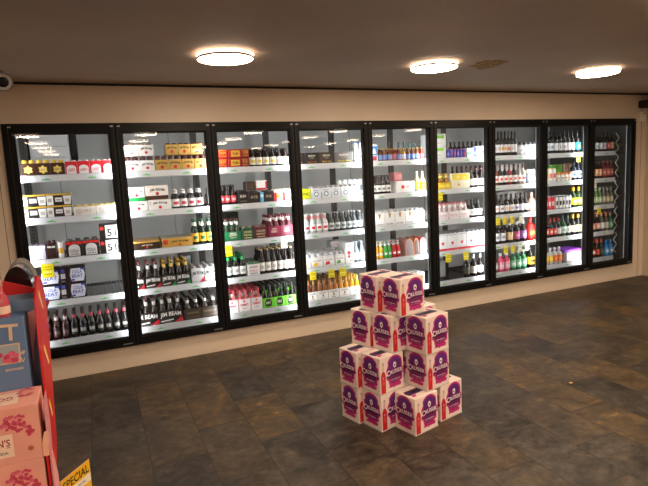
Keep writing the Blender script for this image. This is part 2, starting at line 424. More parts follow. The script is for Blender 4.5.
def cartons(door, sh, p0, p1, n, H, base, D, desc, depth=.16, rows=1, z0=0, layer=None, tops=None, topc=None, y0=YF, name='drink_carton', gap=.003, side=None):
    """closed cardboard packs; tops = (columns, rows, height, colour) of caps poking through the top"""
    z = SZ[sh-1] + z0; xa, xb = xs(p0, z, y0), xs(p1, z, y0); st = (xb-xa)/n; w = st-gap
    mb = MB().cbox(-w/2, w/2, 0, depth, 0, H, .003, H_(base))
    if topc: mb.add([(-w/2+.004,.004,H+.0005),(w/2-.004,.004,H+.0005),(w/2-.004,depth-.004,H+.0005),(-w/2+.004,depth-.004,H+.0005)], [(0,1,2,3)], H_(topc))
    decals(mb, D, w, H, 0)
    root = None
    for row in range(rows):
        for i in range(n):
            if root is None:
                if tops:
                    root = empty(name); kid(mb.build('carton'), root)
                    cx, cy, ch, cc = tops; r = min(w/cx, depth/cy)*.36
                    cm = MB().lathe([(r, H), (r, H+ch*.8), (r*.7, H+ch)], mat(cc, .35), 10).mesh('bottle_top')
                    for u in range(cx):
                        for v in range(cy):
                            o = bpy.data.objects.new('bottle_top', cm); COL.objects.link(o); o.location = (-w/2+w*(u+.5)/cx, depth*(v+.5)/cy, 0); kid(o, root)
                else: root = mb.build(name)
                t = root
            else: t = copy_tree(root)
            t.location = (xa+st*(i+.5), y0+row*(depth+.004), z+.0005)
            tag(t, mklabel(desc, door, sh, i if n > 1 else None, row, layer), 'multipack', plur(desc, door, sh) if n*rows > 1 else None)

def carriers(door, sh, p0, p1, n, CH, BH, base, D, desc, style='beer', glassc='1a0e08', cap='999999', neck=None, nx=2, ny=2, rows=1, z0=0, depth=.125, y0=YF, handle=True, lab=None):
    """open card carriers with bottles standing in them"""
    z = SZ[sh-1] + z0; xa, xb = xs(p0, z, y0), xs(p1, z, y0); st = (xb-xa)/n; w = st-.004
    mb = MB().box(-w/2, w/2, 0, depth, 0, CH, H_(base), top=False)
    if handle:
        mb.prism([(-w*.5,CH),(w*.5,CH),(w*.42,CH+(BH-CH)*.35),(w*.2,CH+(BH-CH)*.55),(-w*.2,CH+(BH-CH)*.55),(-w*.42,CH+(BH-CH)*.35)], depth/2-.001, depth/2+.001, H_(base))
    decals(mb, D, w, CH, 0)
    r = min(w/nx, depth/ny)*.46; prof, (c0, c1, cr), _, (n0, n1, nr) = PROF[style]
    gm = MB().lathe([(p*r, .002+q*(BH-.002)) for p, q in prof], GL(glassc), 12)
    if neck: gm.lathe([(nr*r*1.08, n0*BH), (nr*r*1.04, n1*BH)], H_(neck), 12, cap0=False, cap1=False)
    if lab: gm.lathe([(r*1.02, .12*BH), (r*1.02, .5*BH)], H_(lab), 12, cap0=False, cap1=False)
    gm = gm.mesh('bottle'); cm = MB().lathe([(cr*r, c0*BH), (cr*r, c1*BH)], mat(cap, .35), 10).mesh('cap')
    root = None
    for row in range(rows):
        for i in range(n):
            if root is None:
                root = empty('bottle_carrier'); kid(mb.build('carrier_card'), root)
                for u in range(nx):
                    for v in range(ny):
                        o = bpy.data.objects.new('bottle', gm); COL.objects.link(o); o.location = (-w/2+w*(u+.5)/nx, depth*(v+.5)/ny, 0); kid(o, root)
                        c = bpy.data.objects.new('cap', cm); COL.objects.link(c); kid(c, o)
                t = root
            else: t = copy_tree(root)
            t.location = (xa+st*(i+.5), y0+row*(depth+.004), z+.0005)
            tag(t, mklabel(desc, door, sh, i if n > 1 else None, row), 'bottle pack', plur(desc, door, sh) if n*rows > 1 else None)

WH, BK, RED, GOLD = 'f2f0ee', '16110f', 'd8202a', 'c9a24a'
JB = [('t','JIM BEAM',.5,.56,.78,.24,'2a2320',.10), ('c',.5,.30,.13,'cc2030')]
# ---- first door
cartons(1,1,21.5,65.3,3,.098,'3f1f12',[('s',.5,.48,.36,'e6c65a'),('s',.5,.48,.24,'f4e08c'),('t','DRY',.5,.48,.3,.18,'5a3414')],'brown pack with gold star badge',depth=.13,tops=(2,2,.026,'e0b83a'),topc='e2c45a')
cartons(1,1,65.8,114.5,4 if False else 4,.104,'d61f2b',[('a',.1,.05,.9,.72,'f4eeee'),('t','LARRY',.5,.36,.62,.22,'cf2433')],'red pack with white arched label',depth=.13,tops=(2,2,.010,'e9e4e0'))
BG = [('r',0,.86,1,1,'d2a63a'),('r',0,.02,.26,.84,'e9e6e2'),('r',.05,.3,.2,.6,'a9a4a0'),('r',.34,.3,.62,.66,'dedbd8'),('r',.38,.42,.58,.5,'8a8580'),('p',[(.7,.05),(.96,.05),(1,.8),(.66,.8)],'e6e3e0'),('r',.74,.25,.92,.55,'b4afab')]
cartons(1,2,22,72.8,2,.092,'1b1714',BG,'black gold and white can pack',depth=.13,layer='lower')
cartons(1,2,21,72.2,2,.092,'1b1714',BG,'black gold and white can pack',depth=.13,z0=.094,layer='upper')
cartons(1,2,74,119,2,.078,'e8e2da',[('r',0,.88,1,1,'c9a85a'),('r',.1,.1,.35,.7,'cfc8c0'),('t','DRY',.6,.45,.4,.3,'b9a894')],'cream pack with gold top',depth=.14,tops=(3,2,.008,'c4ab6a'))
PU = [('r',.05,.1,.8,.78,'ece8f2'),('t','VODKA',.42,.52,.6,.22,'6a6088'),('t','mule',.42,.28,.4,.16,'8a80a0'),('r',.0,.82,1,.94,'f2eef5')]
cartons(1,3,29.5,46.8,1,.115,'b9b2c6',PU,'pale lilac can pack',depth=.13,tops=(3,2,.012,'6a6068'),name='can_pack')
cartons(1,3,47.5,57.5,1,.125,'2c1612',[('r',.1,.72,.5,.84,'d0c8c0'),('r',.55,.72,.9,.84,'d0c8c0')],'dark brown can pack',depth=.13,tops=(2,2,.018,'3a2c28'),name='can_pack')
bottles(1,3,58.5,65.3,1,'can',.135,'dcd8d4','f4f2f0','8c8c8c','white can with yellow label',acc='e8b020',rmax=.03,cat='can')
RD = [('r',.02,.84,.32,1,'e02020'),('r',.68,.84,.98,1,'e02020'),('r',.36,.88,.64,1,'e02020'),('a',.16,.06,.84,.84,'dedad8'),('t','COLA',.5,.4,.5,.22,'2a2624'),('t','& BOURBON',.5,.18,.5,.1,'2a2624')]
cartons(1,3,66.5,100.5,2,.122,'1a1312',RD,'black pack with red tabs',depth=.13,tops=(2,2,.022,'4a3f3c'),name='can_pack')
S1 = [('r',.32,.04,.98,.92,'eae8e6'),('t','51',.66,.42,.5,.5,'1c1816'),('c',.14,.72,.13,'e23a30')]
cartons(1,3,100.8,119,1,.122,'1a1716',S1,'black and white numbered pack',depth=.14,layer='lower')
cartons(1,3,100,118.4,1,.122,'1a1716',S1,'black and white numbered pack',depth=.14,z0=.124,layer='upper')
BL = [('p',[(.1,.06),(.86,.06),(.96,.5),(.86,.9),(.1,.9),(.02,.5)],'d9dcec'),('t','COLA',.48,.66,.6,.2,'3448b0'),('t','BEAT',.48,.40,.7,.22,'2c3a9c'),('r',.1,.1,.3,.22,'3448b0'),('r',.7,.78,.95,.9,'3448b0')]
cartons(1,4,42.6,62,1,.128,'170f10',BL,'blue and white can pack, left',depth=.14,layer='lower')
cartons(1,4,41.4,61,1,.128,'170f10',BL,'blue and white can pack, left',depth=.14,z0=.13,layer='upper')
SM = [('r',.0,.3,.55,.62,'c9c4c6'),('r',.08,.68,.5,.9,'4456b8'),('r',.1,.08,.5,.16,'8a8486')]
cartons(1,4,62.3,71,1,.128,'170f10',SM,'narrow dark can pack',depth=.14,layer='lower')
cartons(1,4,61.3,70,1,.128,'170f10',SM,'narrow dark can pack',depth=.14,z0=.13,layer='upper')
cartons(1,4,71.3,87.5,1,.128,'170f10',BL,'blue and white can pack, right',depth=.14,layer='lower')
cartons(1,4,70.3,86.5,1,.128,'170f10',BL,'blue and white can pack, right',depth=.14,z0=.13,layer='upper')
bottles(1,5,44.5,71.5,3,'beer',.215,'2a0c0c','250a0a','2c1414','dark red bottle with silver collar',acc='6a4a48',neck='b8a0a0',rows=3)
bottles(1,5,71.5,130,7,'beer',.215,'0c0908','15110f','1a1614','black bottle with round grey label',acc='a8a4a0',neck='b04850',rows=3)
# ---- second door
cartons(2,1,125.5,155.5,2,.092,WH,JB,'white bourbon four pack',depth=.12,tops=(2,2,.034,'4a1c14'),layer='lower')
cartons(2,1,124,154,2,.092,WH,JB,'white bourbon four pack',depth=.12,z0=.129,tops=(2,2,.012,'5a2c24'),layer='upper')
JT = [('t','JIM BEAM',.5,.60,.8,.22,'2a1c10',.10), ('c',.5,.32,.15,'c42030')]
cartons(2,1,156,207.5,4,.092,'c8a050',JT,'tan bourbon four pack',depth=.12,tops=(2,2,.034,'4a1c14'),layer='lower')
cartons(2,1,166,203,3,.092,'c8a050',JT,'tan bourbon four pack',depth=.12,z0=.129,tops=(2,2,.012,'5a2c24'),layer='upper',y0=YF+.03)
JW = [('t','JIM BEAM',.5,.60,.62,.26,'2a2320',.08), ('c',.5,.26,.16,'cc2030'),('r',.04,.5,.1,.85,'c9c4c0')]
cartons(2,2,129.8,148.5,1,.082,WH,JW,'white carton below green carton',depth=.2)
cartons(2,2,128.8,145.5,1,.118,WH,[('r',0,0,1,.26,'1f9a4a'),('t','JIM BEAM',.5,.66,.7,.16,'8a9088',.05),('c',.5,.42,.11,'d83040')],'white and green carton',depth=.2,z0=.084)
cartons(2,2,149,172,1,.086,WH,JW,'white carton below brown carton',depth=.2)
cartons(2,2,146,168.8,1,.122,'efe6de',[('r',0,0,1,.28,'4a2a1c'),('t','JIM BEAM',.52,.62,.66,.24,'3a241a',.06),('c',.52,.42,.12,'b83030')],'white and brown carton',depth=.2,z0=.088)
bottles(2,2,172.8,204.5,4,'stubby',.165,'140c0c','ecE8e8','d8d4d4','dark bottle with white collar',acc='c43040',neck='e8e4e4',rows=2,rmax=.034)
bottles(2,2,205,213,1,'beer',.165,'140c0c',None,'2a2424','plain dark short bottle',rmax=.03)
cartons(2,3,130.5,161,1,.070,'2c1a12',[('r',0,.86,1,1,'b8893a'),('t','JIM BEAM',.55,.5,.36,.2,'d8c8b0',.05),('c',.55,.28,.15,'cc3030'),('r',0,.1,.08,.8,'a82020')],'flat dark brown carton',depth=.3,topc='b48a4c')
cartons(2,3,162.5,193,1,.078,'c79a44',[('t','JIM BEAM',.58,.56,.56,.26,'3a2410',.06),('c',.58,.24,.13,'cc3030'),('r',.03,.35,.18,.85,'cc3a2a')],'flat gold carton',depth=.3,topc='a8a090')
bottles(2,3,193,214.5,3,'beer',.225,'122416','e9b23a','2c5a3c','dark green bottle with yellow label',acc='1e5a34',neck='e8ecd8',rows=2)
BWH = [('t','JIM BEAM',.48,.60,.9,.42,'f0edea',.06),('p',[(.62,.02),(1,.02),(1,.42)],'c42030'),('p',[(.04,.14),(.6,.2),(.6,.3),(.04,.22)],'d8d4d0'),('t','cola',.3,.10,.4,.1,'8a8480')]
BWG = BWH[:1]+[('p',[(.62,.02),(1,.02),(1,.42)],'1f8a44')]+BWH[2:]
carriers(2,4,130,145.2,1,.10,.225,'1c1412',BWH,'black carrier at left edge',cap='6a2c28',neck='c9c4c0',rows=2)
carriers(2,4,145.8,162,1,.10,.225,'1c1412',BWH,'black carrier with red corner',cap='7a2a26',neck='c9c4c0',rows=2)
carriers(2,4,162.5,191,2,.10,.225,'1c1412',BWG,'black carrier with green corner',cap='c89a2a',neck='d8b048',rows=2)
cartons(2,4,192,218,2,.125,'b8b6b6',[('t','JIM BEAM',.5,.6,.9,.32,'1c1816',.05),('p',[(.6,.02),(1,.02),(1,.4)],'c42030')],'silver bourbon can pack',depth=.13,tops=(2,2,.022,'8a8686'),rows=2,name='can_pack')
cartons(2,4,181,193.5,1,.24,'18181c',[('r',.12,.3,.88,.8,'b9c0c8'),('t','MULE',.5,.55,.6,.2,'2c2c34')],'dark box behind the carriers',depth=.1,y0=YF+.40)
carriers(2,5,136,183.5,2,.115,.24,'150f0d',BWH,'black bourbon carrier with bottles',cap='5a2a24',neck='c4bfba',rows=3,nx=3,depth=.12)
BR = [('r',.05,.1,.95,.3,'4a3a2c'),('t','RESERVE',.5,.6,.7,.16,'8a7660')]
carriers(2,5,184.5,219,2,.10,.20,'2c2118',BR,'brown bourbon carrier with bottles',cap='2c2420',neck='d8d4d0',rows=3,nx=2,depth=.12)
# ---- third door
RY = [('r',.2,.18,.9,.85,'e2b23c'),('r',.0,.0,1,.1,'8c1818'),('t','RUM',.55,.5,.4,.3,'b02020')]
RB = [('t','RUM',.5,.62,.6,.26,'e9b040'),('t','& COLA',.5,.3,.7,.18,'e9b040'),('r',.1,.84,.9,.9,'e9b040')]
for z0_, ly in ((0,'lower'), (.082,'upper')):
    cartons(3,1,217.5,228.3,1,.080,'b81e22',RB,'red pack with gold lettering',depth=.2,z0=z0_,layer=ly)
    cartons(3,1,228.6,241.5,1,.080,'b81e22',RY,'red pack with yellow panel',depth=.2,z0=z0_,layer=ly)
    cartons(3,1,241.8,249.5,1,.080,'8a1a1c',RB,'dark red narrow pack',depth=.2,z0=z0_,layer=ly)
bottles(3,1,250,290,6,'stubby',.165,'1c0d06','eeeae0','2a160c','brown stubby bottle with cream label',acc=['d8c030','d8c030','d8c030','d8c030','e0a090','e0d090'],rows=3)
bottles(3,2,219.5,237.6,3,'beer',.18,'140808','e04048','3a3434','dark bottle with red label',acc='f0c0c0',rows=3)
cartons(3,2,238.5,248.5,1,.115,'1a1614',[('t','BUN',.5,.6,.6,.22,'e9e4da'),('r',.15,.15,.85,.25,'6a5e50')],'black pack with white lettering',depth=.13,tops=(2,2,.01,'3a3430'))
cartons(3,2,249,260.3,1,.098,'241a16',[('t','RYE',.5,.55,.6,.24,'b8a890')],'dark brown pack, left',depth=.13,tops=(3,2,.012,'4a4038'))
cartons(3,2,260.6,264.3,1,.095,'6ab0dc',[('r',.1,.5,.9,.8,'d8e8f4')],'narrow light blue pack',depth=.13)
cartons(3,2,264.6,274,1,.098,'2a201c',[('t','RYE',.5,.55,.6,.24,'b8a890')],'dark brown pack, right',depth=.13,tops=(3,2,.012,'4a4038'))
cartons(3,2,274.3,291.5,2,.105,'f0ece4',[('r',0,.0,.3,.8,'d02830'),('r',.3,.3,.7,.6,'e9b83a'),('t','SUN',.6,.7,.5,.16,'b02020')],'white pack with red and yellow',depth=.13,tops=(3,2,.012,'d8d0c0'))
cartons(3,2,246.5,256,1,.08,'3a2820',[('r',.1,.2,.9,.8,'4c382c')],'brown crate, raised',depth=.12,z0=.118,y0=YF+.02)
cartons(3,2,256.4,267.5,1,.085,'f2eeee',[('r',0,0,.9,.18,'c82830'),('r',.85,.1,1,.9,'b02028')],'white and red pack, raised',depth=.12,z0=.118,y0=YF+.02)
GC = [('t','CIDER',.5,.62,.5,.2,'e8e4c8'),('t','apple',.5,.36,.4,.16,'c8d8b0'),('r',.3,.78,.7,.86,'e8e4c8')]
carriers(3,3,225.5,241.8,1,.088,.20,'1a6a40',GC,'green carrier with white necked bottles',glassc='20301e',cap='5a2a22',neck='efeee6',nx=3,rows=2)
cartons(3,3,242.3,254.3,1,.108,'1c4a30',[('t','CIDER',.5,.66,.7,.18,'d8d29a'),('t','PEAR',.5,.40,.7,.16,'d8d29a'),('r',.2,.12,.8,.2,'c8c28a')],'dark green pack',depth=.13,tops=(2,2,.012,'8a8a6a'))
cartons(3,3,254.8,268,1,.108,'5a1c2a',[('t','CIDER',.5,.66,.7,.18,'d8c29a'),('t','BERRY',.5,.40,.7,.16,'d8c29a'),('r',.2,.12,.8,.2,'c8b28a')],'maroon pack beside dark green pack',depth=.13,tops=(2,2,.012,'8a6a5a'))
carriers(3,3,268.5,293.5,2,.105,.205,'7a1c38',[('t','BERRY',.5,.5,.5,.2,'e0b8a8'),('r',.3,.7,.7,.78,'e0b8a8')],'maroon carrier with pink bottles',glassc='5a2430',cap='6a2028',neck='f0dcd8',rows=2)
bottles(3,4,226.5,247.5,3,'beer',.215,'0e1a12','f0f0ee','0f7a40','dark bottle with green neck',acc='a8b0a8',neck='18a050',rows=4)
cartons(3,4,248,260.3,1,.12,'ecebe8',[('r',0,.88,1,1,'2a6a3c'),('t','LAGER',.5,.66,.7,.16,'b83040'),('t','PILS',.5,.36,.6,.16,'c8808a'),('r',.2,.1,.8,.2,'aaaaa8')],'white lager pack with green top',depth=.13,tops=(3,2,.01,'2a6a3c'),rows=2)
bottles(3,4,260.5,295.5,6,'beer',.235,'160c08','e6e2da','b8a070','brown bottle with cream label',acc='b8b0a8',rows=4)
PM = [('t',"PIMM'S",.5,.5,.66,.22,'d8404e'),('r',.0,.94,1,1,'d8505c'),('r',0,0,.05,1,'e07a84'),('c',.5,.76,.08,'d8404e'),('r',.3,.2,.7,.25,'c8808a')]
carriers(3,5,226.5,263,3,.125,.20,'efeaea',PM,'white carrier with red lettering',glassc='c05a60',cap='c03040',lab='e8a0a4',rows=3)
LG = [('p',[(.25,.15),(.75,.15),(.82,.5),(.7,.9),(.3,.9),(.18,.5)],'1a2014'),('t','DRY',.5,.5,.42,.24,'e8f0d8'),('r',.3,.02,.7,.1,'1a2014')]
carriers(3,5,263.3,296.5,3,.095,.21,'6cc832',LG,'lime green carrier with dark bottles',glassc='0c120c',cap='4a4a44',neck='2a3a28',rows=4)
cartons(3,3,227,240,1,.24,'1c3024',[('r',.08,.78,.92,.95,'0e1a12')],'dark green crate at the back',depth=.12,y0=YF+.36)
# ---- fourth door
DKD = lambda c: [('t','BREW',.5,.72,.5,.16,'d8d4cc'),('t','CO',.5,.52,.3,.12,'a8a49c'),('t','dark ale',.5,.2,.66,.16,c)]
cartons(4,1,292,304.5,1,.108,'2a2320',DKD('d87a30'),'dark brown box at left edge',depth=.25)
cartons(4,1,305,319.3,1,.108,'2a2320',DKD('b86a40'),'dark brown box with orange lettering',depth=.25)
cartons(4,1,319.7,334,1,.108,'2c2622',DKD('d8b030'),'dark brown box with yellow lettering',depth=.25)
cartons(4,1,334.5,353.5,1,.108,'6a6866',DKD('e0cc30'),'grey box with yellow lettering',depth=.25)
bottles(4,1,354.5,364.5,2,'beer',.20,'c8c4bc','d8e4f0','3a5a9a','clear bottle with blue label',acc='e08030',rows=2)
cartons(4,2,302,311,1,.098,'d8e020',[('t','INC',.5,.5,.7,.3,'3a4a10')],'bright yellow pack',depth=.13)
SO = [('c',.5,.42,.26,'6a7a88'),('c',.5,.42,.17,'e8ecf0'),('r',0,.05,.1,.6,'a8d0e0'),('t','seltzer',.5,.82,.6,.12,'5a7a98')]
cartons(4,2,311.5,360,5,.098,'e4e8ec',SO,'white pack with round badge',depth=.13,tops=(2,2,.022,'a8a4a4'),name='can_pack')
bottles(4,2,338,364,5,'can',.095,'c8ccd0','e8eaec','b0b4b8','silver can standing behind badge packs',y0=YF+.27,z0=.07,cat='can',rmax=.03) if False else bottles(4,2,338,364,5,'can',.165,'c8ccd0','dde0e2','b0b4b8','tall silver can behind badge packs',acc='707880',y0=YF+.16,cat='can',rmax=.032)
bottles(4,3,304.5,329.5,4,'beer',.185,'c8ccca','f0f0f0','d8dcdc','clear bottle with red letter',acc='d82830',neck='d88a8a',rows=3)
bottles(4,3,329.8,364,6,'beer',.185,'3c4244','c8cccc','9aa0a0','grey bottle with silver label',acc='5a6468',rows=3)
WS = lambda c: [('r',.08,.2,.92,.8,'f6f4f2'),('t','SELTZER',.5,.62,.7,.14,'8a7a7a'),('p',[(.15,.1),(.6,.16),(.5,.5),(.2,.4)],c)]
cartons(4,4,301,311.3,1,.10,'e8e6e4',WS('d8b040'),'white can pack at left edge',depth=.12,tops=(2,2,.03,'d0d0d2'),rows=3,name='can_pack')
cartons(4,4,311.7,323.3,1,.10,'e8e6e4',WS('f0c030'),'white can pack with yellow mark',depth=.12,tops=(2,2,.03,'d0d0d2'),rows=3,name='can_pack')
cartons(4,4,323.7,335,1,.10,'e8e6e4',WS('d83040'),'white can pack with red mark',depth=.12,tops=(2,2,.03,'d0d0d2'),rows=3,name='can_pack')
cartons(4,4,335.4,345,1,.10,'e8e6e4',WS('58a838'),'white can pack with green mark',depth=.12,tops=(2,2,.03,'d0d0d2'),rows=3,name='can_pack')
cartons(4,4,345.4,354.5,1,.15,'f2f0ee',[('c',.45,.7,.13,'d84048'),('c',.45,.45,.1,'d84048'),('r',.5,.1,.9,.2,'c8a0a0')],'tall white carton with red mark',depth=.2)
cartons(4,4,331,344.5,1,.185,'e8e6e6',[('r',0,.58,1,.62,'a09a9a'),('t','DRY',.5,.8,.5,.14,'d84048')],'tall white carton behind the can packs',depth=.12,y0=YF+.385)
cartons(4,4,345.4,354,1,.055,'f4f2f0',[('t','DRY',.5,.5,.6,.4,'d84048')],'flat white carton on taller one',depth=.19,z0=.152)
bottles(4,4,355,366,2,'beer',.21,'7a8488','d8dcdc','9aa4a8','slim grey bottle',rows=2)
WA = [('t','GINGER',.5,.74,.7,.14,'5a5654'),('p',[(.42,.3),(.58,.3),(.56,.56),(.5,.62),(.44,.56)],'a86a30'),('r',.3,.12,.7,.18,'8a8480'),('r',.06,.06,.94,.07,'9a9894'),('r',.06,.92,.94,.94,'9a9894')]
for i, (gc, an) in enumerate((('6a3414','copper'),('8a4a18','dark amber'),('a86420','light amber'),('d89420','golden'),('e8a828','yellow'))):
    carriers(4,5,307.5+i*10.7,318.0+i*10.7,1,.088,.20,'efeeec',WA,'white carrier with %s bottles' % an,glassc=gc,cap='7a5a34' if i < 3 else 'c89a3a',style='stubby',rows=3,neck='a87a48' if i < 3 else 'e0b050',depth=.115)
# ---- fifth door
cartons(5,1,371,378.3,1,.17,'e6eef4',[('r',.05,.35,.95,.9,'5a92d0'),('p',[(.2,.45),(.8,.45),(.6,.75),(.4,.75)],'e8f0f8'),('r',.2,.05,.8,.3,'c04050')],'blue and white box',depth=.2)
bottles(5,1,378.6,425,10,'stubby',.125,['6a3a1a','6a3a1a','6a3a1a','7a2418','7a2418','b08a30'],['7a96d8','7a96d8','8aa4e0','c0606a','7a96d8','e8e8f0'],'c0a048','small amber bottle with coloured label',rows=2)
bottles(5,1,396,425,6,'can',.17,'8a8c90','b8c4d0','7a7c80','tall silver can behind small bottles',y0=YF+.22,cat='can',rmax=.03) if False else bottles(5,1,398,425,5,'beer',.20,'4a6a70',None,'5a5f60','blue grey bottle at the back',y0=YF+.24)
bottles(5,2,372,392,4,'beer',.19,'15110f','ecebe8','2a2624','black bottle with white label',acc='8a8684',rows=3)
cartons(5,2,396.5,415,1,.115,'f4f2f2',[('s',.35,.5,.2,'e0303a'),('t','MIX',.7,.5,.3,.2,'d8b0b0')],'white box with red star',depth=.25)
cartons(5,2,394,402,1,.09,'c87880',[('r',.1,.2,.9,.8,'d89098')],'pink red box, raised',depth=.1,z0=.118,y0=YF+.06)
bottles(5,2,416,427,2,'beer',.21,'b8b49a','f0c820','d0d0c8','pale bottle with yellow label',acc='f6e060')
WC = [('p',[(.36,.95),(.64,.95),(.58,.7),(.5,.55),(.42,.7)],'b89058'),('t','hard seltzer',.5,.16,.7,.12,'7a7470')]
cartons(5,3,374.5,425,5,.135,'f6f5f3',WC,'white pack with tan mark',depth=.13,tops=(2,2,.02,'c8c8ca'),rows=2,name='can_pack')
for a_, b_, c_, nm in ((375.5,384.3,'e0a818','yellow'),(384.5,392.6,'3c9a38','green'),(392.8,401.5,'c82830','red')):
    bottles(5,4,a_,b_,2,'beer',.175,c_,c_,'c8ccd0','short %s drink bottle' % nm,acc='f0f0ee',neck='d8dcdc',rows=3)
# curved pink display packs
def curved(door, sh, p0, p1, H, c, edge, desc):
    z = SZ[sh-1]; xa, xb = xs(p0, z, YF), xs(p1, z, YF); w = xb-xa-.003
    pts = [(-w/2,0),(w/2,0),(w/2,H*.6),(w*.42,H*.8),(w*.2,H*.95),(0,H),(-w*.25,H*.96),(-w*.42,H*.82),(-w/2,H*.6)]
    ins = [(x*.84, z_*.9+.006) for x, z_ in pts]
    o = MB().prism(pts, 0, .2, H_(edge)).add([(x,-.0006,q) for x, q in ins], [tuple(range(len(ins)))], H_(c)).build('drink_carton', loc=(xa+w/2, YF, z+.0005))
    tag(o, mklabel(desc, door, sh), 'multipack')
curved(5,4,406,414,.18,'9a8a88','c8988a','round topped grey pink pack')
curved(5,4,414.5,419.5,.18,'4a3a34','c8845a','round topped dark brown pack')
curved(5,4,420,427,.18,'f0e4e2','b8463c','round topped white red pack')
cartons(5,5,374,391,1,.15,'a6d820',[('r',.1,.2,.9,.8,'b8e838')],'lime green carton',depth=.25,topc='b8e020')
bottles(5,5,393,426,6,'can',.13,'c0c2c4','d8dadc','e0e2e4','silver topped can',rows=3,cat='can')
# ---- sixth door
GB = [('r',.1,.62,.8,.86,'7ac838'),('r',.2,.2,.6,.3,'c8ccc8')]
cartons(6,1,434,446.3,1,.13,'dfe3e2',GB,'white carton with green panel',depth=.25,layer='lower')
cartons(6,1,434,446.3,1,.13,'dfe3e2',GB,'white carton with green panel',depth=.25,z0=.132,layer='upper')
bottles(6,1,447,466.3,6,'can',.095,['4a44a8','4a44a8','5a50b4'],['4c48b0','5650b8','6a4aa0'],'c83848','purple can with red lid',acc=['8a84d8','6a64c8','d04a78'],rows=4,cat='can')
cartons(6,1,466.8,473.8,1,.10,'eef2f2',[('r',.1,.3,.8,.6,'88c8b0')],'white and mint pack',depth=.16)
cartons(6,1,474,477,1,.10,'2a44b8',[('r',.2,.3,.8,.6,'8aa0e0')],'narrow blue pack',depth=.16)
bottles(6,1,477.5,485,2,'can',.12,'e8e4e4','f2eeee','c0c0c0','white can with red spot',acc='d86060',rows=2,cat='can')
bottles(6,2,433.5,438.6,1,'beer',.21,'d8a830','f0c030','e8e0c0','pale yellow bottle')
YP = [('r',0,.2,1,.6,'f0d040'),('c',.4,.45,.13,'e8a098'),('t','LEMON',.5,.8,.6,.12,'d0a020')]
carriers(6,2,439,451,2,.075,.17,'e0b820',[('r',0,.3,1,.7,'f0d850')],'yellow carrier with amber bottles',glassc='8a5a18',cap='c8a848',neck='e8d878',nx=1,rows=2)
cartons(6,2,451.4,470,1,.165,'ece6c8',[('r',.05,.55,.95,.95,'ecd040'),('c',.4,.25,.08,'e0806a'),('c',.35,.75,.12,'f4e890'),('c',.7,.7,.1,'f4e890')],'large yellow and cream carton',depth=.25)
bottles(6,2,470.5,486,3,'beer',.21,'1c1412',['d8d4d0','f0eeec'],'6a4a40','brown bottle with pale label',rows=2)
bottles(6,2,452,484,7,'wine',.24,'120d0c',None,'4a1c1c','dark bottle at the back',y0=YF+.28,cat='bottle')
PKW = [('r',0,.0,.05,1,'e090a0'),('t','ROSE',.5,.55,.7,.2,'e08a98'),('r',.1,.25,.9,.3,'e8b0b8')]
carriers(6,3,439,448,1,.09,.18,'efe8e8',PKW,'small white and pink carrier',glassc='c8b0b0',cap='c85060',neck='f0e0e0',rows=2)
carriers(6,3,448.5,469.5,2,.09,.18,'f2efef',PKW,'white carrier with pink lettering',glassc='d0bcbc',cap='d06070',neck='f4e8e8',rows=2)
bottles(6,3,471,484,2,'beer',.20,'101412','e8e6e2','2a3028','dark bottle with off-white label',acc='a09c98',rows=2)
HP = [('p',[(.5,.30),(.66,.44),(.60,.54),(.5,.49),(.40,.54),(.34,.44)],'e04858'),('r',0,0,1,.13,'e03848'),('r',.06,.9,.94,.93,'9a9ca0')]
cartons(6,4,438.2,485,5,.185,'eceef0',HP,'white pack with red heart',depth=.12,rows=2,tops=(2,2,.012,'7a7c80'))
bottles(6,5,465.5,485.5,3,'wine',.25,['181410','1c1210','181010'],['4a4638','d8c8c0','ecebea'],'d8d8d8','dark wine bottle beside empty rack',rmax=.036)
cartons(6,5,437.5,446,1,.19,'8e9294',[('r',.1,.1,.9,.9,'989c9e')],'grey box at left edge',depth=.12,y0=YF+.18)
bottles(6,1,450,484,8,'wine',.19,'0c0c0c',None,'1c1a1a','black bottle behind the cans',y0=YF+.30)
# ---- seventh door
cartons(7,2,498,524,1,.235,'b8b8b4',[('r',.1,.1,.9,.3,'a8a8a4')],'pale grey board box at the back',depth=.1,y0=YF+.30)
cartons(7,3,498,524,1,.24,'b0b0ac',[('r',.1,.1,.9,.3,'a0a09c')],'pale grey board box at the back',depth=.1,y0=YF+.30)
bottles(7,1,494,518,7,'wine',.275,'0c0e0c',['e8e8ee','e4e4ea','ece8e0'],'0c0c0c','dark wine bottle with white label',acc=['b8b8c8','c8b890','e0a030','e8b028','d84a38','c8ccc8','e4e8d8'],rows=2)
bottles(7,1,520,538,4,'jar',.15,'c8ccd0','eceef0','2a2c30','white jar with dark lid',acc='b8b0a0',rows=2,cat='jar')
bottles(7,2,495,527,7,'wine',.235,['7a4a3c','2a2220','221c1a','8a2430','1c1412','8a8480','b0a89c'],'f0eeea','5a3030','assorted bottle in white box row',acc='e05048',rows=1)
bottles(7,2,528,537,2,'jar',.16,'8a8470','7a86a8','e8e8e4','blue grey jar with white lid',acc='c8c490',cat='jar')
bottles(7,3,495.5,530,7,'wine',.225,['141210','1c1612','101410'],['f0eeee','f0eee8','dcdce8'],'1c1a18','dark bottle with assorted label',acc=['e0b0a0','8a8aa8','e8b060','b8b8c8','8070b0','c0c0e0','e8e0d8'],rows=2)
bottles(7,3,530.5,538,1,'wine',.225,'c89080','e8a0a0','d8b0a0','pale pink bottle')
bottles(7,4,495.5,507.5,2,'spirit',.235,'0c0c0e','e8e8ea','1c1c1e','black bottle with large white label',acc='9a9aa0',rows=2,rmax=.04)
bottles(7,4,508.5,528.5,3,'spirit',.235,'0e0e10',['e8c890','c85a90','a878c8'],'e4e2e2','dark bottle with white cap',acc=['f0e0c0','e8a0c8','e0d0f0'],rows=2,rmax=.04)
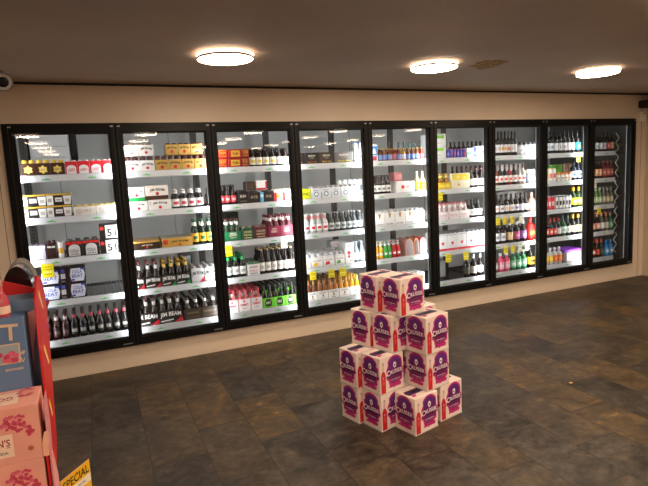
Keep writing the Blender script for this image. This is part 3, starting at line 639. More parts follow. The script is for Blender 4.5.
bottles(7,4,529,537.5,1,'spirit',.27,'c82420','e83428','c41c1c','red bottle',acc='f0b040',rmax=.05)
bottles(7,5,494,511.5,3,'spirit',.215,['6a4a40','d85070','d85070'],['b8b0a8','f0a8b8','f0a8b8'],'f0f0f0','pink bottle with white cap',acc='e8d8dc',rows=1,rmax=.04)
bottles(7,5,511.8,528,3,'spirit',.225,'2c7a50','8ac8a0','d8e8e0','green bottle with white cap',acc='e8f0e8',rows=1,rmax=.04)
bottles(7,5,528.8,537.5,1,'wine',.27,'141008','e8a818','1a1410','dark bottle with yellow label',acc='5a3c10',rmax=.05)
# ---- eighth door
bottles(8,1,546,576,7,'wine',.27,'0c0f0d',['e8ecf0','e4e8ec'],'0a0c0b','dark wine bottle with pale label',acc=['b0c8d8','6aa0d0','e8e8e8','c8d0d8','d8a0a0','f0f0f0','e0e8e8'],rows=2)
bottles(8,1,576.3,583.5,1,'wine',.27,'0c0f0d','30a0c0','0a0c0b','dark wine bottle with teal label',acc='70b040')
bottles(8,2,545.8,557,3,'can',.16,'e8e0c0',['f0e4b0','f4f0ec','f0ece8'],'e0c040','tall pale can with red base',acc=['e8c030','e07060','d85a60'],rows=2,cat='can')
bottles(8,2,557.4,572.5,4,'jar',.10,'e8e4dc','f0ece4','e89030','small jar with orange lid',acc=['e8a040','4a90b8','e8a040','f0b050'],rows=1,cat='jar')
cartons(8,2,549,562,1,.20,'5a9838',[('r',.15,.2,.85,.7,'78b048')],'green box at the back',depth=.08,y0=YF+.24)
bottles(8,2,563.5,574,4,'can',.21,'8a6a5a','9a7a68','6a5a50','brown can at the back',acc='b89080',y0=YF+.24,cat='can')
bottles(8,2,573.5,583,2,'wine',.24,'101828','dce4ec','0c1018','dark slim bottle with white label',acc='3050a0')
bottles(8,3,545.3,555.5,3,'can',.155,'c82828',['d83038','e04048'],'d8d8d8','red drink can',acc='f0d0d0',rows=3,cat='can')
bottles(8,3,556,572,5,'can',.155,'2a2828',['e8e8e8','f0eeee'],'d8d8d8','white can with black mark',acc='181818',rows=3,cat='can')
bottles(8,3,573,584,2,'wine',.25,'1c3014','e8d820','d8b020','green bottle with yellow label',acc='f4f0a0',rows=1)
bottles(8,4,546,562,4,'wine',.23,'182018',['e04840','e0584a','d83848','e4e6e2'],'a83830','dark bottle with red label',acc=['f0c0a0','f0e8e0'],rows=2)
bottles(8,4,562.5,572,2,'wine',.25,['1c5a34','101410'],['dcece0','f0f0f0'],'2a4a38','slim bottle with white label',acc='a0b8a8')
bottles(8,4,572.5,583.5,2,'wine',.25,'141210','e0d0a0','c8a030','black bottle with cream label',acc='c09850')
bottles(8,5,545.5,563,4,'spirit',.20,'c8c8c4',['e8c020','f0c418','f07828','f06a20'],'d8d8d8','clear necked bottle with bright label',acc=['f4dc60','f4dc60','f4a050','f4a050'],rmax=.04)
cartons(8,5,567,583.5,1,.115,'dcd8dc',[('c',.5,.5,.2,'b8b0bc'),('r',0,.9,1,1,'c8c0cc')],'white carton under purple lid',depth=.25,topc='9a4ac8')
cartons(8,5,565,583.5,1,.028,'8a3cc0',[('r',.1,.3,.9,.7,'a860d8')],'flat purple tray on carton',depth=.25,z0=.118)
# ---- ninth door
bottles(9,1,592.5,615,6,'wine',.235,'0e0e10',['e0b8a8','c8d4d0','e8e8ec','d8d8e0','e04050','e8b088'],'0c0c0c','dark bottle with small label',acc=['c89080','90b0c0','f0f0f0','c0c0d0','f0a0a0','f0d0a0'],rows=2)
bottles(9,2,592.5,603,3,'spirit',.225,'1a0e0a','e8a078','1c1412','dark bottle with orange label',acc='f0c8a0',rows=2)
bottles(9,2,603.3,614.5,3,'spirit',.225,'6a2c2c','b85a50','7a3c3c','reddish bottle with pink label',acc='e8a890',rows=2)
bottles(9,3,592.5,603,3,'wine',.22,'5a7a48','b8c8a0','8aa070','pale green bottle',acc='e0e8c8',rows=2)
bottles(9,3,603.3,614.5,3,'wine',.22,'7a7468','c8c0a0','8a8a80','clear grey bottle',acc='e8e0b0',rows=2)
bottles(9,4,592.5,614.5,5,'wine',.235,['1c1410','141210','50504a','6a5a4a','2a6a4a'],['e08a70','e8a088','e4e0dc','d8d4cc','60b890'],'b87a60','assorted spirit bottle',acc=['f0c0a0','e8e0d8','f0f0f0','e0c8b0','a0d8b8'],rows=2)
bottles(9,5,592.5,605.5,3,'wine',.225,['2a1410','1a140e','1c2418'],['d84a30','c85040','3a4a38'],'c84020','dark bottle with orange red label',acc=['e8e0d8','b0442c','5a6a50'],rows=2)
bottles(9,5,606,614.5,2,'spirit',.20,'2880c8','58a8e0','1c78c0','bright blue bottle',acc='e8f0f8',rows=1)

# ------------------------------------------------------------------ price tickets hanging from the rails
YEL = mat('fbe60c', .45, name='yellow ticket'); INK = mat('c0a810', .6)
def ticket(kind):
    m = MB(); base = YEL if kind == 'yellow' else H_('f0eee0')
    m.box(-.031, .031, -.0008, .0008, -.078, 0, base)
    for z_, w_ in ((-.016,.022),(-.03,.026),(-.058,.018)): m.box(-w_, w_, -.0012, -.0008, z_-.003, z_+.003, INK if kind == 'yellow' else mat('b8b4a4', .6))
    m.box(-.026, .026, -.0011, -.0008, -.0505, -.0425, mat('fff27a', .5))
    return m.mesh('price_ticket')
TK = {'yellow': ticket('yellow'), 'white': ticket('white')}
tcount = {}
for door, sh, px, kind, sc in ((1,3,47.5,'yellow',1.4),(3,3,228,'yellow',1.25),(3,3,284,'white',1.0),(4,4,313,'yellow',1.05),(4,4,331.5,'yellow',1.05),(4,4,342.7,'yellow',1.05),
        (6,2,440.3,'yellow',1.05),(6,4,448.5,'yellow',1.15),(6,4,466,'yellow',1.15),(7,3,498,'yellow',1.0),(7,3,505,'yellow',1.0),(7,3,512.3,'yellow',1.0),(7,3,521.5,'white',1.0),
        (7,4,506,'yellow',1.0),(7,4,513.2,'yellow',1.0),(7,4,520,'white',1.0),(7,4,527,'white',1.0),(8,1,578.5,'yellow',1.0),(9,2,594.8,'white',1.0),(9,3,599,'yellow',1.0)):
    z = SZ[sh-1]-.032; o = bpy.data.objects.new('hanging_price_ticket', TK[kind]); COL.objects.link(o)
    o.location = (xs(px, z-.03, .115), .1155, z); o.scale = (sc, 1, sc)
    k = (door, sh, kind); tcount[k] = tcount.get(k, 0)+1
    same = sum(1 for q in ((1,3,'yellow'),(3,3,'yellow'),(3,3,'white'),(6,2,'yellow'),(7,3,'white'),(8,1,'yellow'),(9,2,'white'),(9,3,'yellow')) if q == k)
    d = '%s price ticket hanging from rail' % kind
    tag(o, d + ('' if same else ', %s from left' % ORD[tcount[k]-1]) + ', %s shelf, %s door' % (SNAME[sh-1], ORD[door-1]), 'price ticket', 'price tickets on the shelf rails')

# ------------------------------------------------------------------ zigzag divider at the right end, evaporator unit at the left
zz = []; zx = xs(616.0, 1.0, .16)
z = .30; s = 1
while z < 1.90: zz.append((zx+.030*s, .16, z)); z += .062; s = -s
zd = MB()
for a_, b_ in zip(zz, zz[1:]): zd.tube([a_, b_], .0042, mat((.85,.86,.88), .4), 5)
tag(zd.build('zigzag_divider'), 'white zigzag wire divider running down the ninth fridge door', 'wire divider')
ev = empty('cooling_unit', (0,0,0)); tag(ev, 'white boxed cooling unit hanging inside behind the first fridge door', 'cooling unit')
ea, eb = xs(29, 1.9, .9), xs(69, 1.9, .9)
ez = 1.745
em = MB().cbox(ea, eb, .9, 1.3, ez, CZ1-.01, .008, WHITEP)
for k in range(2): em.box(ea+.02, eb-.02, .8975, .9, ez+.05+k*.1, ez+.054+k*.1, mat((.4,.42,.42), .5))
kid(em.build('housing'), ev)
for sx in (ea-.035, eb+.035):
    fm = MB(); Mx = Matrix.Translation((sx, 1.05, ez+.16)) @ Matrix.Rotation(PI/2, 4, 'Y')
    fm.lathe([(.13,-.03),(.14,-.02),(.14,.02),(.13,.03)], BLACKR, 18, M=Mx)
    kid(fm.build('fan_housing'), ev)
kid(MB().lathe([(.028, ez-.16), (.028, ez)], WHITEP, 12, c=((ea*.42+eb*.58), 1.0)).build('drain_pipe'), ev)
kid(MB().tube([(ea-.02,.95,ez+.05),(ea-.05,.95,ez-.02),(ea-.0,.95,ez-.06)], .022, BLACKR, 8).build('hose'), ev)

# boxes standing in the dim right end behind the zigzag
for i, (z0_, c) in enumerate(((SZ[0], '5a5040'), (SZ[1], '4a2c28'), (SZ[2], '20305a'), (SZ[3], '3a4638'))):
    xa = xs(618.5, z0_, .22)
    tag(MB().cbox(xa, min(xa+.16, XE-.04), .26, .5, z0_+.0005, z0_+.19, .004, H_(c)).add([(xa+.02,.2595,z0_+.06),(xa+.12,.2595,z0_+.06),(xa+.12,.2595,z0_+.1),(xa+.02,.2595,z0_+.1)],[(0,1,2,3)],H_('8a8a40')).build('drink_carton'),
        '%s carton in dim corner right of zigzag, %s shelf' % (['olive brown','dark red','dark blue','dark green'][i], SNAME[i]), 'multipack')

# ------------------------------------------------------------------ ceiling lamps
LAMPC = (1.0, .79, .59)
LM = mat(LAMPC, .5, emit=51, name='lamp diffuser'); LM.node_tree.nodes['Principled BSDF'].inputs['Base Color'].default_value = (.9,.85,.8,1)
HALO = mat((1.0,.72,.50), .5, emit=16, name='lamp halo')
TRIMM = mat((.55,.42,.34), .35, name='lamp trim ring')
R_ = .178
db = MB().lathe([(R_*.90,-.037),(R_*.96,-.034),(R_*.97,-.030)], LM, 40).mesh('diffuser')
tr = MB().lathe([(R_*.97,-.0345),(R_,-.034),(R_*1.02,-.026),(R_,-.020),(R_*.9,-.020)], TRIMM, 40, cap0=False).mesh('trim_ring')
hb = MB().lathe([(R_*.98,-.020),(R_*1.0,-.016),(R_*1.0,-.010)], HALO, 40, cap0=False, cap1=False).lathe([(R_*.95,-.010),(R_*.95,0)], WHITEP, 40).mesh('halo_ring')
lamps = [(.857,-1.176,'left lamp above the cooler wall'),(2.468,-1.14,'middle lamp above the cooler wall'),(4.178,-1.171,'right lamp above the cooler wall')]
for yy in (-2.95,-4.6,-6.05,-7.3,-8.6,-10.0):
    for xx in (-.8,.9,2.7,4.35,6.0):
        if yy in (-2.95,) and xx in (-.8,6.0): continue
        lamps.append((xx, yy, None))
nl = 0
for x, y, lb in lamps:
    r = empty('ceiling_lamp', (x, y, ZC-.0005))
    if lb is None:
        lb = 'round ceiling lamp behind the photographer, seen only as glass reflections'
    else: lb = 'round glowing ceiling lamp, ' + lb
    tag(r, lb, 'ceiling lamp', 'round lamps above the cooler wall' if nl < 3 else 'round ceiling lamps behind the photographer'); nl += 1
    for nm, me in (('diffuser', db), ('trim_ring', tr), ('halo_ring', hb)):
        o = bpy.data.objects.new(nm, me); COL.objects.link(o); o.parent = r

# torn patch in the ceiling
tp = MB(); TB = mat((.34,.22,.07), .85, name='exposed brown board', noise=.7, nscale=40, bump=.5)
pts = [(2.802, -1.122), (2.825, -1.164), (2.775, -1.249), (2.78, -1.322), (2.906, -1.362), (3.018, -1.346), (3.023, -1.254), (3.055, -1.163), (3.054, -1.083), (2.986, -1.019), (2.899, -1.098)]
n = len(pts); tp.add([(x,y,ZC-.003) for x,y in pts]+[(x,y,ZC) for x,y in pts], [tuple(range(n-1,-1,-1))]+[(i,(i+1)%n,n+(i+1)%n,n+i) for i in range(n)], TB)
tag(tp.build('torn_ceiling_patch'), 'torn brown patch in the ceiling beside the middle lamp', 'ceiling damage')

# security camera at the left, bar and sensor box at the right
CAMLOC = (-.478, -.36, 2.262)
cr = empty('security_camera', CAMLOC); tag(cr, 'white round security camera under the ceiling at the upper left', 'security camera')
Mx = Matrix.Rotation(PI/2+.35, 4, 'X') @ Matrix.Rotation(.2, 4, 'Y')
kid(MB().lathe([(.02,-.05),(.050,-.045),(.058,-.02),(.058,.045),(.050,.06)], WHITEP, 24, M=Mx).build('camera_body'), cr)
kid(MB().lathe([(.034,.0602),(.032,.064),(.018,.066)], mat((.008,.008,.01), .1), 20, M=Mx).build('lens'), cr)
kid(MB().lathe([(.045,.0),(.045,.0505)], WHITEP, 24).build('ceiling_mount'), cr)
kid(MB().lathe([(.062,-.03),(.062,.056)], WHITEP, 24, cap0=False, cap1=False, M=Mx).build('sun_hood'), cr)
tag(MB().cbox(XR-.17, XR-.0005, -.30, -.0005, 2.135, 2.225, .01, mat((.02,.018,.016), .5)).build('wall_bracket'), 'dark bracket fixed high in the right corner', 'bracket')
sb = empty('sensor_box', (XR-.10, -.0005, 2.03)); tag(sb, 'small cream sensor box beside the cooler frame, upper right', 'sensor')
kid(MB().cbox(-.045, .035, -.045, 0, -.06, .06, .006, mat((.92,.85,.72), .4)).build('sensor_case'), sb)
kid(MB().box(-.02, .02, -.047, -.045, .03, .045, mat((.3,.25,.2), .4)).build('sensor_window'), sb)

# ------------------------------------------------------------------ pyramid of boxes
bh, bu, bv = .2262, .197, .163
CARD = mat('f0ddd2', .42, name='white printed card', coat=.1)
def blob_mat():
    m = bpy.data.materials.new('purple print'); m.use_nodes = True; nt = m.node_tree; b = nt.nodes['Principled BSDF']
    tc = nt.nodes.new('ShaderNodeTexCoord'); sp = nt.nodes.new('ShaderNodeSeparateXYZ'); mr = nt.nodes.new('ShaderNodeMapRange'); r = nt.nodes.new('ShaderNodeValToRGB'); nz = nt.nodes.new('ShaderNodeTexNoise')
    nz.inputs['Scale'].default_value = 22; ad = nt.nodes.new('ShaderNodeMath'); ad.operation = 'MULTIPLY_ADD'
    nt.links.new(tc.outputs['Object'], nz.inputs['Vector']); nt.links.new(tc.outputs['Object'], sp.inputs[0])
    nt.links.new(nz.outputs['Fac'], ad.inputs[0]); ad.inputs[1].default_value = .09; nt.links.new(sp.outputs[2], ad.inputs[2])
    nt.links.new(ad.outputs[0], mr.inputs[0]); mr.inputs['From Min'].default_value = .07; mr.inputs['From Max'].default_value = .24
    nt.links.new(mr.outputs[0], r.inputs[0]); e = r.color_ramp.elements
    e[0].color = (.45,.010,.16,1); e[1].color = (.12,.02,.22,1); q = e.new(.3); q.color = (.17,.006,.10,1); q = e.new(.6); q.color = (.13,.008,.11,1)
    nt.links.new(r.outputs[0], b.inputs['Base Color']); b.inputs['Roughness'].default_value = .38
    return m
BLOB = blob_mat(); MAG = mat('c02478', .4); PURP = mat('3c1250', .4); DPUR = mat('2a0c3a', .4); CRW = mat('f6ecee', .4); PINKT = mat('d880b0', .4); BRED = mat('c8202c', .35); BCLR = mat('e0b8ac', .3)
def cruiser_face(mb, M, w, strip, seed):
    rnd = random.Random(seed); e = .0008
    def pl(pts, m, k=0): mb.add([(x,-e-k*.0003,z) for x,z in pts], [tuple(range(len(pts)))], m, M=M)
    cx = w*.0 + (.022 if strip else -.002); rw = (w-.006-(.040 if strip else 0))/2; cz = bh*.52; rh = bh*.44
    for col, s_, k in ((MAG, 1.06, 0), (BLOB, .93, 1)):
        pts = []
        for i in range(40):
            a = 2*PI*i/40; c_, s2 = math.cos(a), math.sin(a); q = 1
            j = 1-.16*abs(math.sin(a*5.5+seed))-(rnd.uniform(0,.07)) if s2 < .62 else 1.0
            if k == 1 and s2 < .4: j -= .06
            pts.append((max(-w/2+.004, min(w/2-.004, cx+rw*s_*j*c_*q)), cz+rh*s_*j*s2))
        # cut as a fan around the centre so the ragged outline stays clean
        mb.add([(cx,-e-k*.0003,cz)]+[(x,-e-k*.0003,z) for x,z in pts], [(0,1+i,1+(i+1)%40) for i in range(40)], col, M=M)
    def T(t, x, z, w_, h_, m, k, arch=0): put_text(mb, t, M @ Matrix.Translation((x,-e-k*.0003,z)), w_, h_, m, arch)
    # emblem: a bud shape inside a ring
    ez_ = bh*.72; n = 16
    ring = [(cx+.0125*math.cos(2*PI*i/n), ez_+.0185*math.sin(2*PI*i/n)) for i in range(n)]
    pl(ring, CRW, 3)
    pl([(cx, ez_-.011), (cx+.006, ez_-.002), (cx+.004, ez_+.006), (cx, ez_+.002), (cx-.004, ez_+.006), (cx-.006, ez_-.002)], PURP, 4)
    mb.add([(cx-rw*.95,-e-.0009,bh*.43),(cx+rw*.95,-e-.0009,bh*.45),(cx+rw*.95,-e-.0009,bh*.475),(cx-rw*.95,-e-.0009,bh*.455)], [(0,1,2,3)], DPUR, M=M)
    T('C', cx-rw*.72, bh*.53, rw*.36, .034, CRW, 4); T('RUISER', cx+rw*.16, bh*.53, rw*1.32, .024, CRW, 4, .004)
    T('VODKA', cx, bh*.595, rw*.6, .006, PINKT, 4)
    T('wild raspberry', cx, bh*.33, rw*1.0, .009, CRW, 3); T('10 x 275 mL', cx, bh*.28, rw*.9, .006, PINKT, 3)
    pl([(cx-rw*.7, bh*.13), (cx+rw*.6, bh*.12), (cx+rw*.7, bh*.2), (cx+rw*.2, bh*.23), (cx-rw*.6, bh*.19)], MAG, 2)
    if strip:
        sx = -w/2+.025
        pl([(sx-.018,.008),(sx+.018,.008),(sx+.019,bh*.52),(sx+.009,bh*.62),(sx-.009,bh*.62),(sx-.019,bh*.52)], BRED, 3)
        pl([(sx-.007,bh*.62),(sx+.007,bh*.62),(sx+.007,bh*.80),(sx-.007,bh*.80)], BCLR, 3)
        pl([(sx-.006,bh*.80),(sx+.006,bh*.80),(sx+.006,bh*.86),(sx-.006,bh*.86)], mat('b8908a', .4), 3)
        pl([(sx-.008,bh*.26),(sx+.008,bh*.26),(sx+.008,bh*.38),(sx-.008,bh*.38)], mat('e04a50', .4), 4)
        T('C', sx, bh*.45, .008, .014, CRW, 4)
        st = []
        for i in range(12): rr = .013 if i % 2 else .006; st.append((sx-.006+rr*math.cos(2*PI*i/12)*.8, bh*.50+rr*math.sin(2*PI*i/12)))
        pl([(max(-w/2+.002, x), z) for x, z in st], PURP, 2)
cb = MB().cbox(-bu/2, bu/2, -bv/2, bv/2, .004, bh-.001, .003, CARD)
cruiser_face(cb, Matrix.Translation((0,-bv/2,0)), bu, True, 3)
cruiser_face(cb, Matrix.Translation((0,bv/2,0)) @ Matrix.Rotation(PI, 4, 'Z'), bu, True, 5)
cruiser_face(cb, Matrix.Translation((-bu/2,0,0)) @ Matrix.Rotation(-PI/2, 4, 'Z'), bv, False, 4)
cruiser_face(cb, Matrix.Translation((bu/2,0,0)) @ Matrix.Rotation(PI/2, 4, 'Z'), bv, False, 6)
# top print: purple handle band with a dark slot
def toppoly(pts, m, dz): cb.add([(x,y,bh-.001+dz) for x,y in pts], [tuple(range(len(pts)))], m)
toppoly([(-bu*.42,-.026),(bu*.36,-.026),(bu*.40,.0),(bu*.34,.030),(-bu*.40,.030),(-bu*.45,.004)], PURP, .0004)
toppoly([(-bu*.2,-.006),(bu*.2,-.006),(bu*.2,.012),(-bu*.2,.012)], mat('0c0812', .6), .0008)
toppoly([(-bu*.4,-.055),(-bu*.25,-.05),(-bu*.2,-.03),(-bu*.38,-.03)], MAG, .0004)
toppoly([(bu*.2,.035),(bu*.38,.03),(bu*.4,.06),(bu*.26,.065)], MAG, .0004)
# tray line at the foot
cb.box(-bu/2-.0004, bu/2+.0004, -bv/2-.0004, bv/2+.0004, .0, .006, mat('cfc4bc', .5))
CBME = cb.mesh('drink_box')
ang = math.radians(14); ox, oy = 1.588, -2.128
U = Vector((math.cos(ang), math.sin(ang))); V = Vector((-math.sin(ang), math.cos(ang)))
PYR = [ # level, u, v (near left corner), twist, label
 (0, -.010, 0, 0, 'purple and white drink box, bottom level, nearest the camera'),
 (0, .236, .016, -.02, 'purple and white drink box, bottom level, far right'),
 (0, -.118, .168, .0, 'purple and white drink box, bottom level, directly left of nearest one'),
 (0, -.146, .338, .0, 'purple and white drink box, bottom level, far left'),
 (0, .087, .186, .0, 'purple drink box, bottom level, hidden directly behind the nearest one'),
 (0, .290, .184, .0, 'purple drink box, bottom level, behind the far right one'),
 (1, -.118, .168, .0, 'purple and white drink box, second level, left of the middle gap'),
 (1, -.150, .338, .0, 'purple and white drink box, second level, far left'),
 (1, .122, .018, -.01, 'purple and white drink box, second level, right of the middle gap'),
 (1, .135, .186, .0, 'purple drink box, second level, peeking out behind the right one'),
 (2, -.004, .180, .03, 'purple and white drink box, third level, left of the front right one'),
 (2, -.030, .352, .03, 'purple and white drink box, third level, far left'),
 (2, .110, .008, -.01, 'purple and white drink box, third level, front right'),
 (2, .212, .190, .0, 'purple drink box, third level, peeking out behind the right one'),
 (3, .028, .120, -.06, 'purple and white drink box, top level, front right one'),
 (3, .000, .289, -.06, 'purple and white drink box, top level, rear left one'),
]
for lv, u, v, tw, lb in PYR:
    c = Vector((ox, oy)) + U*(u+bu/2) + V*(v+bv/2)
    o = bpy.data.objects.new('drink_box', CBME); COL.objects.link(o)
    o.location = (c.x, c.y, lv*bh+.0005); o.rotation_euler = (0,0,ang+tw)
    tag(o, lb, 'drink box', 'purple drink boxes stacked in a pyramid')

# ------------------------------------------------------------------ red display stand at the lower left
REDC = mat('c81414', .45, name='red card'); REDD = mat('8c1010', .5, name='dark red card')
ds = tag(empty('display_stand', (-.4,-2.5,0)), 'red cardboard display stand at the left edge holding pink and blue cartons', 'display stand')
def ch(mb, name, lb=None, parent=None):
    o = mb.build(name); o.location = (.4,2.5,0); kid(o, parent or ds)
    if lb: o['label'] = lb
    return o
# right side panel: y-z outline at x = -.195
def yz(pts, x0_, x1_, m):
    n = len(pts); return MB().add([(x0_,y,z) for y,z in pts]+[(x1_,y,z) for y,z in pts], [tuple(range(n)), tuple(range(2*n-1,n-1,-1))]+[(i,n+i,n+(i+1)%n,(i+1)%n) for i in range(n)], m)
side = yz([(-2.72,1.19),(-2.61,1.25),(-2.51,1.23),(-2.43,1.17),(-2.41,1.125),(-2.44,1.0),(-2.50,.88),(-2.62,.67),(-2.78,.60),(-2.80,0),(-2.90,0),(-2.90,.80),(-2.76,.85),(-2.75,1.04)], -.200, -.194, REDC)
for (ya, za), (yb, zb) in (((-2.619,1.2),(-2.54,1.124)), ((-2.655,1.022),(-2.565,.934)), ((-2.70,.85),(-2.655,.781))):
    side.add([(-.1937,ya-.016,za),(-.1937,ya+.016,za),(-.1937,yb+.016,zb),(-.1937,yb-.016,zb)], [(0,1,2,3)], mat('fbd010', .5))
    side.add([(-.1935,ya-.016,za-.01),(-.1935,ya-.006,za-.01),(-.1935,yb-.006,zb),(-.1935,yb-.016,zb)], [(0,1,2,3)], mat('f8f0e0', .5))
ch(side, 'side_panel')
fp = MB().prism([(-1.0,1.0),(-.2005,1.0),(-.2005,1.185),(-.24,1.20),(-.305,1.226),(-.36,1.245),(-1.0,1.40)], -2.50, -2.493, REDC)
ch(fp, 'header_panel')
ch(MB().prism([(-1.0,1.0),(-.36,1.0),(-.36,1.22),(-.40,1.245),(-.5,1.25),(-1.0,1.27)], -2.205, -2.2, REDD), 'back_panel')
ch(MB().box(-1.0,-.2005,-2.49,-2.2,1.075,1.085,REDD).box(-1.0,-.27,-2.54,-2.3,0,1.075,REDC), 'base_box')
ch(MB().box(-1.0,-.2005,-2.90,-2.54,0,.418,REDD), 'plinth')
# glossy arched piece on the stand's rear shelf
ar = tag(empty('arched_display_case', (-.276,-2.36,1.0855)), 'glossy black arched display case with clear ribbed rim behind red header', 'display case')
def archpts(w, h, n=14): return [(-w,0),(w,0)]+[(w*math.cos(t*PI/n), h*.45+h*.55*math.sin(t*PI/n)) for t in range(n+1)]
kid(MB().prism(archpts(.048,.178), -.07, .05, mat((.012,.008,.008), .12, coat=.5)).build('black_shell'), ar)
rm = MB(); GR = mat((.30,.28,.26), .25, name='smoky clear plastic')
for k in range(5):
    q = archpts(.052+.0012*(k % 2), .186+.003*(k % 2)); rm.prism(q, .052+k*.012, .063+k*.012, GR)
kid(rm.build('ribbed_rim'), ar)
# pink cartons, stacked three high on the plinth
PK = mat('e8a08e', .5, name='pink card', noise=.05, nscale=9); PKL = mat('f2d2bc', .5); RASP = mat('c23a54', .45); RASPL = mat('d8607a', .4)
ph = .1668
def pink_carton():
    w, d = .25, .152; m = MB().cbox(-w, 0, 0, d, 0, ph, .002, PK)
    def q(pts, mm, k): m.add([(x,-.0005-k*.0003,z) for x,z in pts], [tuple(range(len(pts)))], mm)
    q([(-w+.02,.022),(-.072,.022),(-.072,.090),(-w+.02,.090)], PKL, 1)
    put_text(m, "GORDON'S", Matrix.Translation((-.142,-.0014,.066)), .125, .022, mat('a81830', .5))
    m.add([(-.09,-.0014,.0505),(-.08,-.0014,.0505),(-.08,-.0014,.0525),(-.09,-.0014,.0525)], [(0,1,2,3)], mat('a81830', .5))
    put_text(m, 'PINK GIN & SODA', Matrix.Translation((-.142,-.0014,.036)), .11, .008, mat('4a3430', .5))
    rnd = random.Random(2)
    for bx in (-.058, -.19):
        for i in range(70):
            a = rnd.uniform(0, 2*PI); r0 = rnd.uniform(0, 1)**.5; x = bx+.040*r0*math.cos(a); z = .118+.024*r0*math.sin(a)-(.03 if x > bx+.02 else 0)*r0; rr = rnd.uniform(.0035,.0065)
            q([(min(-.003, x+rr*math.cos(t*PI/4)), min(ph-.004, z+rr*math.sin(t*PI/4))) for t in range(8)], RASP if i % 3 else RASPL, 2+i*.03)
    q([(-.030+.008*math.cos(t*PI/4), .036+.008*math.sin(t*PI/4)) for t in range(8)], mat('b85a50', .5), 1)
    def t_(pts, mm, k): m.add([(x,y,ph+.0004+k*.0003) for x,y in pts], [tuple(range(len(pts)))], mm)
    t_([(-w+.02,.03),(-.055,.03),(-.055,.125),(-w+.02,.125)], PKL, 0)
    for i in range(16):
        a = rnd.uniform(0, 2*PI); rr = .008; x = -.04+.018*math.cos(a); y = .11+.03*math.sin(a)
        t_([(min(-.003,x+rr*math.cos(t*PI/4)), y+rr*math.sin(t*PI/4)) for t in range(8)], RASP if i % 2 else RASPL, 1+i*.05)
    vs, fs = text_geo("GORDON'S"); m.add([(-.14-x*.14, .075-y*.03, ph+.0012) for x, y in vs], fs, mat('a81830', .5))
    return m.mesh('pink_carton')
pkm = pink_carton()
for i, lb in enumerate(('pink carton printed with raspberries, topmost of the stack', 'pink carton printed with raspberries, directly under the topmost one', 'pink carton printed with raspberries, lowest of the stack')):
    o = bpy.data.objects.new('pink_carton', pkm); COL.objects.link(o)
    if i == 0:
        tb = kid(MB().prism([(.0,.002),(.014,.002),(.019,.075),(.009,.078),(.0,.045)], -.002, -.0008, mat('f0b090', .5)).build('loose_tab'), o); tb['label'] = 'peach coloured tab'
    o.location = (-.205-.001*i, -2.9+.0*i, .9215-ph-.0005-i*(ph+.0008)); tag(o, lb, 'carton', 'pink cartons at the left edge')
# blue cartons behind
BLU = mat('5c779c', .5, name='blue grey card'); BLU2 = mat('66809f', .5); BEI = mat('d8b898', .5)
bz = .4185
nb = MB().cbox(-.52, -.231, -2.745, -2.655, bz, 1.147, .003, BLU)
fy = -2.7456
def fq(pts, mm, k=0): nb.add([(x,fy-k*.0003,z) for x,z in pts], [tuple(range(len(pts)))], mm)
put_text(nb, 'TT', Matrix.Translation((-.292,fy-.0006,1.105)) @ Matrix.Rotation(.06, 4, 'Y'), .085, .052, BEI)
fq([(-.33,1.005),(-.252,1.005),(-.250,1.068),(-.33,1.068)], BEI, 1); fq([(-.33,1.009),(-.257,1.009),(-.255,1.064),(-.33,1.064)], mat('9aa6ae', .3), 2)
rnd = random.Random(5)
for i in range(14):
    x, z = -.30+rnd.uniform(-.025,.04), 1.022+rnd.uniform(-.01,.016); fq([(x+.009*math.cos(t*PI/3), z+.009*math.sin(t*PI/3)) for t in range(6)], RASP if i % 2 else RASPL, 3+i*.1)
put_text(nb, 'BERRIES', Matrix.Translation((-.272,fy-.0006,.986)), .05, .007, BEI); put_text(nb, 'N', Matrix.Translation((-.249,fy-.0006,1.012)) @ Matrix.Rotation(.4, 4, 'Y'), .012, .014, BEI)
put_text(nb, '8', Matrix.Translation((-.244,fy-.0006,1.035)) @ Matrix.Rotation(.7, 4, 'Y'), .010, .014, BEI)
tag(nb.build('blue_carton'), 'blue-grey carton with beige lettering, right behind the pink cartons', 'carton')
fb = MB().cbox(-.60, -.205, -2.65, -2.545, .8505, 1.184, .003, BLU2)
ch(MB().box(-1.0,-.30,-2.652,-2.542,.4185,.85,REDD), 'riser')
tag(fb.build('blue_carton'), 'plain blue-grey tall carton with beside it the red side panel', 'carton')
tag(MB().cbox(-.2285, -.207, -2.72, -2.66, bz, 1.138, .002, mat('e8989a', .5)).build('pink_leaflet_box') if False else
    MB().prism([(-.2295,.93),(-.224,1.02),(-.207,1.11),(-.204,1.150),(-.2295,1.140)], -2.662, -2.655, mat('e8a0a0', .5)).build('pink_leaflet'), 'pink leaflet slotted beside the lettered blue carton', 'leaflet')
# pink side card
pc = yz([(-2.80,.92),(-2.80,.80),(-2.83,.735),(-2.83,.42),(-2.90,.42),(-2.90,.92)], -.1885, -.1905, mat('d88c90', .5, name='dusty pink card'))
tag(pc.build('pink_card'), 'dusty pink card panel between pink cartons and red stand', 'card')
ch(yz([(-2.95,.42),(-2.78,.42),(-2.772,.63),(-2.835,.735),(-2.87,.76)], -.188, -.1865, mat('f0a0a0', .5)), 'side_leaflet', 'pale pink leaflet')
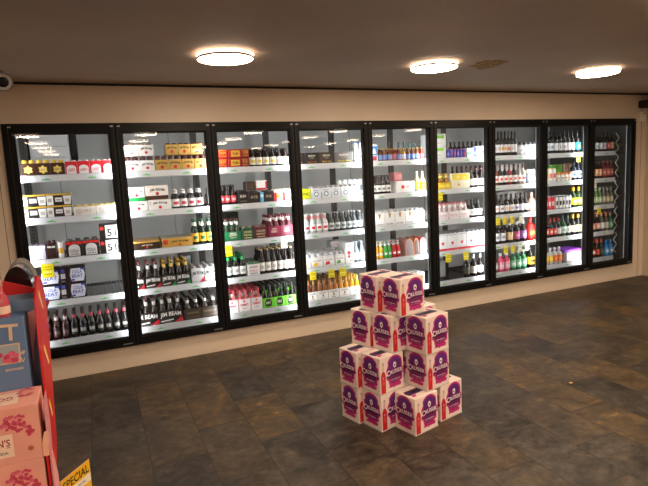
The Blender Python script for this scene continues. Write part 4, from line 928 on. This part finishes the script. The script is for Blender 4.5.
# pink gin bottle standing on the lettered blue carton
pb = tag(empty('gin_bottle', (-.291,-2.70,1.1475)), 'pink bottle standing on the lettered blue carton', 'bottle')
kid(MB().lathe([(.021,0),(.022,.004),(.022,.048),(.017,.062),(.009,.076),(.0075,.100)], mat('b84450', .15, spec=.6), 20).build('bottle_body'), pb)
kid(MB().lathe([(.0095,.096),(.0095,.114),(.008,.116)], mat('a88078', .3), 16).build('cap'), pb)
kid(MB().lathe([(.0224,.010),(.0224,.034)], mat('ecc8b0', .5), 20, cap0=False, cap1=False).build('label'), pb)
# yellow sign on its holder
A = Vector((-.213,-2.498)); B = Vector((-.116,-2.372)); zt = .452; dv = (B-A); ln = dv.length; an = math.atan2(dv.y, dv.x)
sg = tag(empty('special_sign', (A.x, A.y, 0), an), 'yellow sign reading SPECIAL clipped to the lower right of the stand', 'sign')
s1 = MB().box(.0, ln, -.002, .0, zt-.17, zt, mat('f0b818', .5))
put_text(s1, 'SPECIAL', Matrix.Translation((ln/2,-.0026,zt-.028)), ln*.9, .034, mat('1c1408', .6))
s1.add([(.0,-.0022,zt-.085),(ln,-.0022,zt-.085),(ln,-.0022,zt-.052),(.0,-.0022,zt-.052)], [(0,1,2,3)], mat('f0e4d0', .5))
put_text(s1, 'raspberry', Matrix.Translation((ln/2,-.0028,zt-.068)), ln*.6, .012, mat('6a6258', .6))
put_text(s1, '$22', Matrix.Translation((ln/2,-.0028,zt-.125)), ln*.7, .05, mat('1c1408', .6))
kid(s1.build('sign_card'), sg)
kid(MB().box(-.002, ln+.002, -.0005, .002, zt-.172, zt+.002, mat('d8a890', .4)).build('sign_holder'), sg)
kid(MB().box(-.0, .03, .002, .006, zt-.12, zt-.10, mat('a82020', .4)).build('clip'), sg)

# small litter on the floor
lt = MB().lathe([(.011,0),(.012,.002),(.006,.004)], mat('d8b060', .5), 8, c=(0,0))
tag(lt.build('litter_scrap', loc=(2.93,-2.02,.0005)), 'small tan scrap of litter lying alone on the dark floor', 'litter')

# ------------------------------------------------------------------ world and view
w = bpy.data.worlds.new('world'); SC.world = w; w.use_nodes = True
w.node_tree.nodes['Background'].inputs[0].default_value = (.02,.018,.015,1)
SC.view_settings.view_transform = 'Standard'; SC.view_settings.look = 'None'; SC.view_settings.gamma = 1; SC.view_settings.exposure = .15
SC.cycles.use_denoising = True; SC.cycles.max_bounces = 7; SC.cycles.diffuse_bounces = 4; SC.cycles.transparent_max_bounces = 12; SC.cycles.sample_clamp_indirect = 6
try: SC.cycles.use_light_tree = True
except Exception: pass
print('OBJECTS', len(SC.objects))
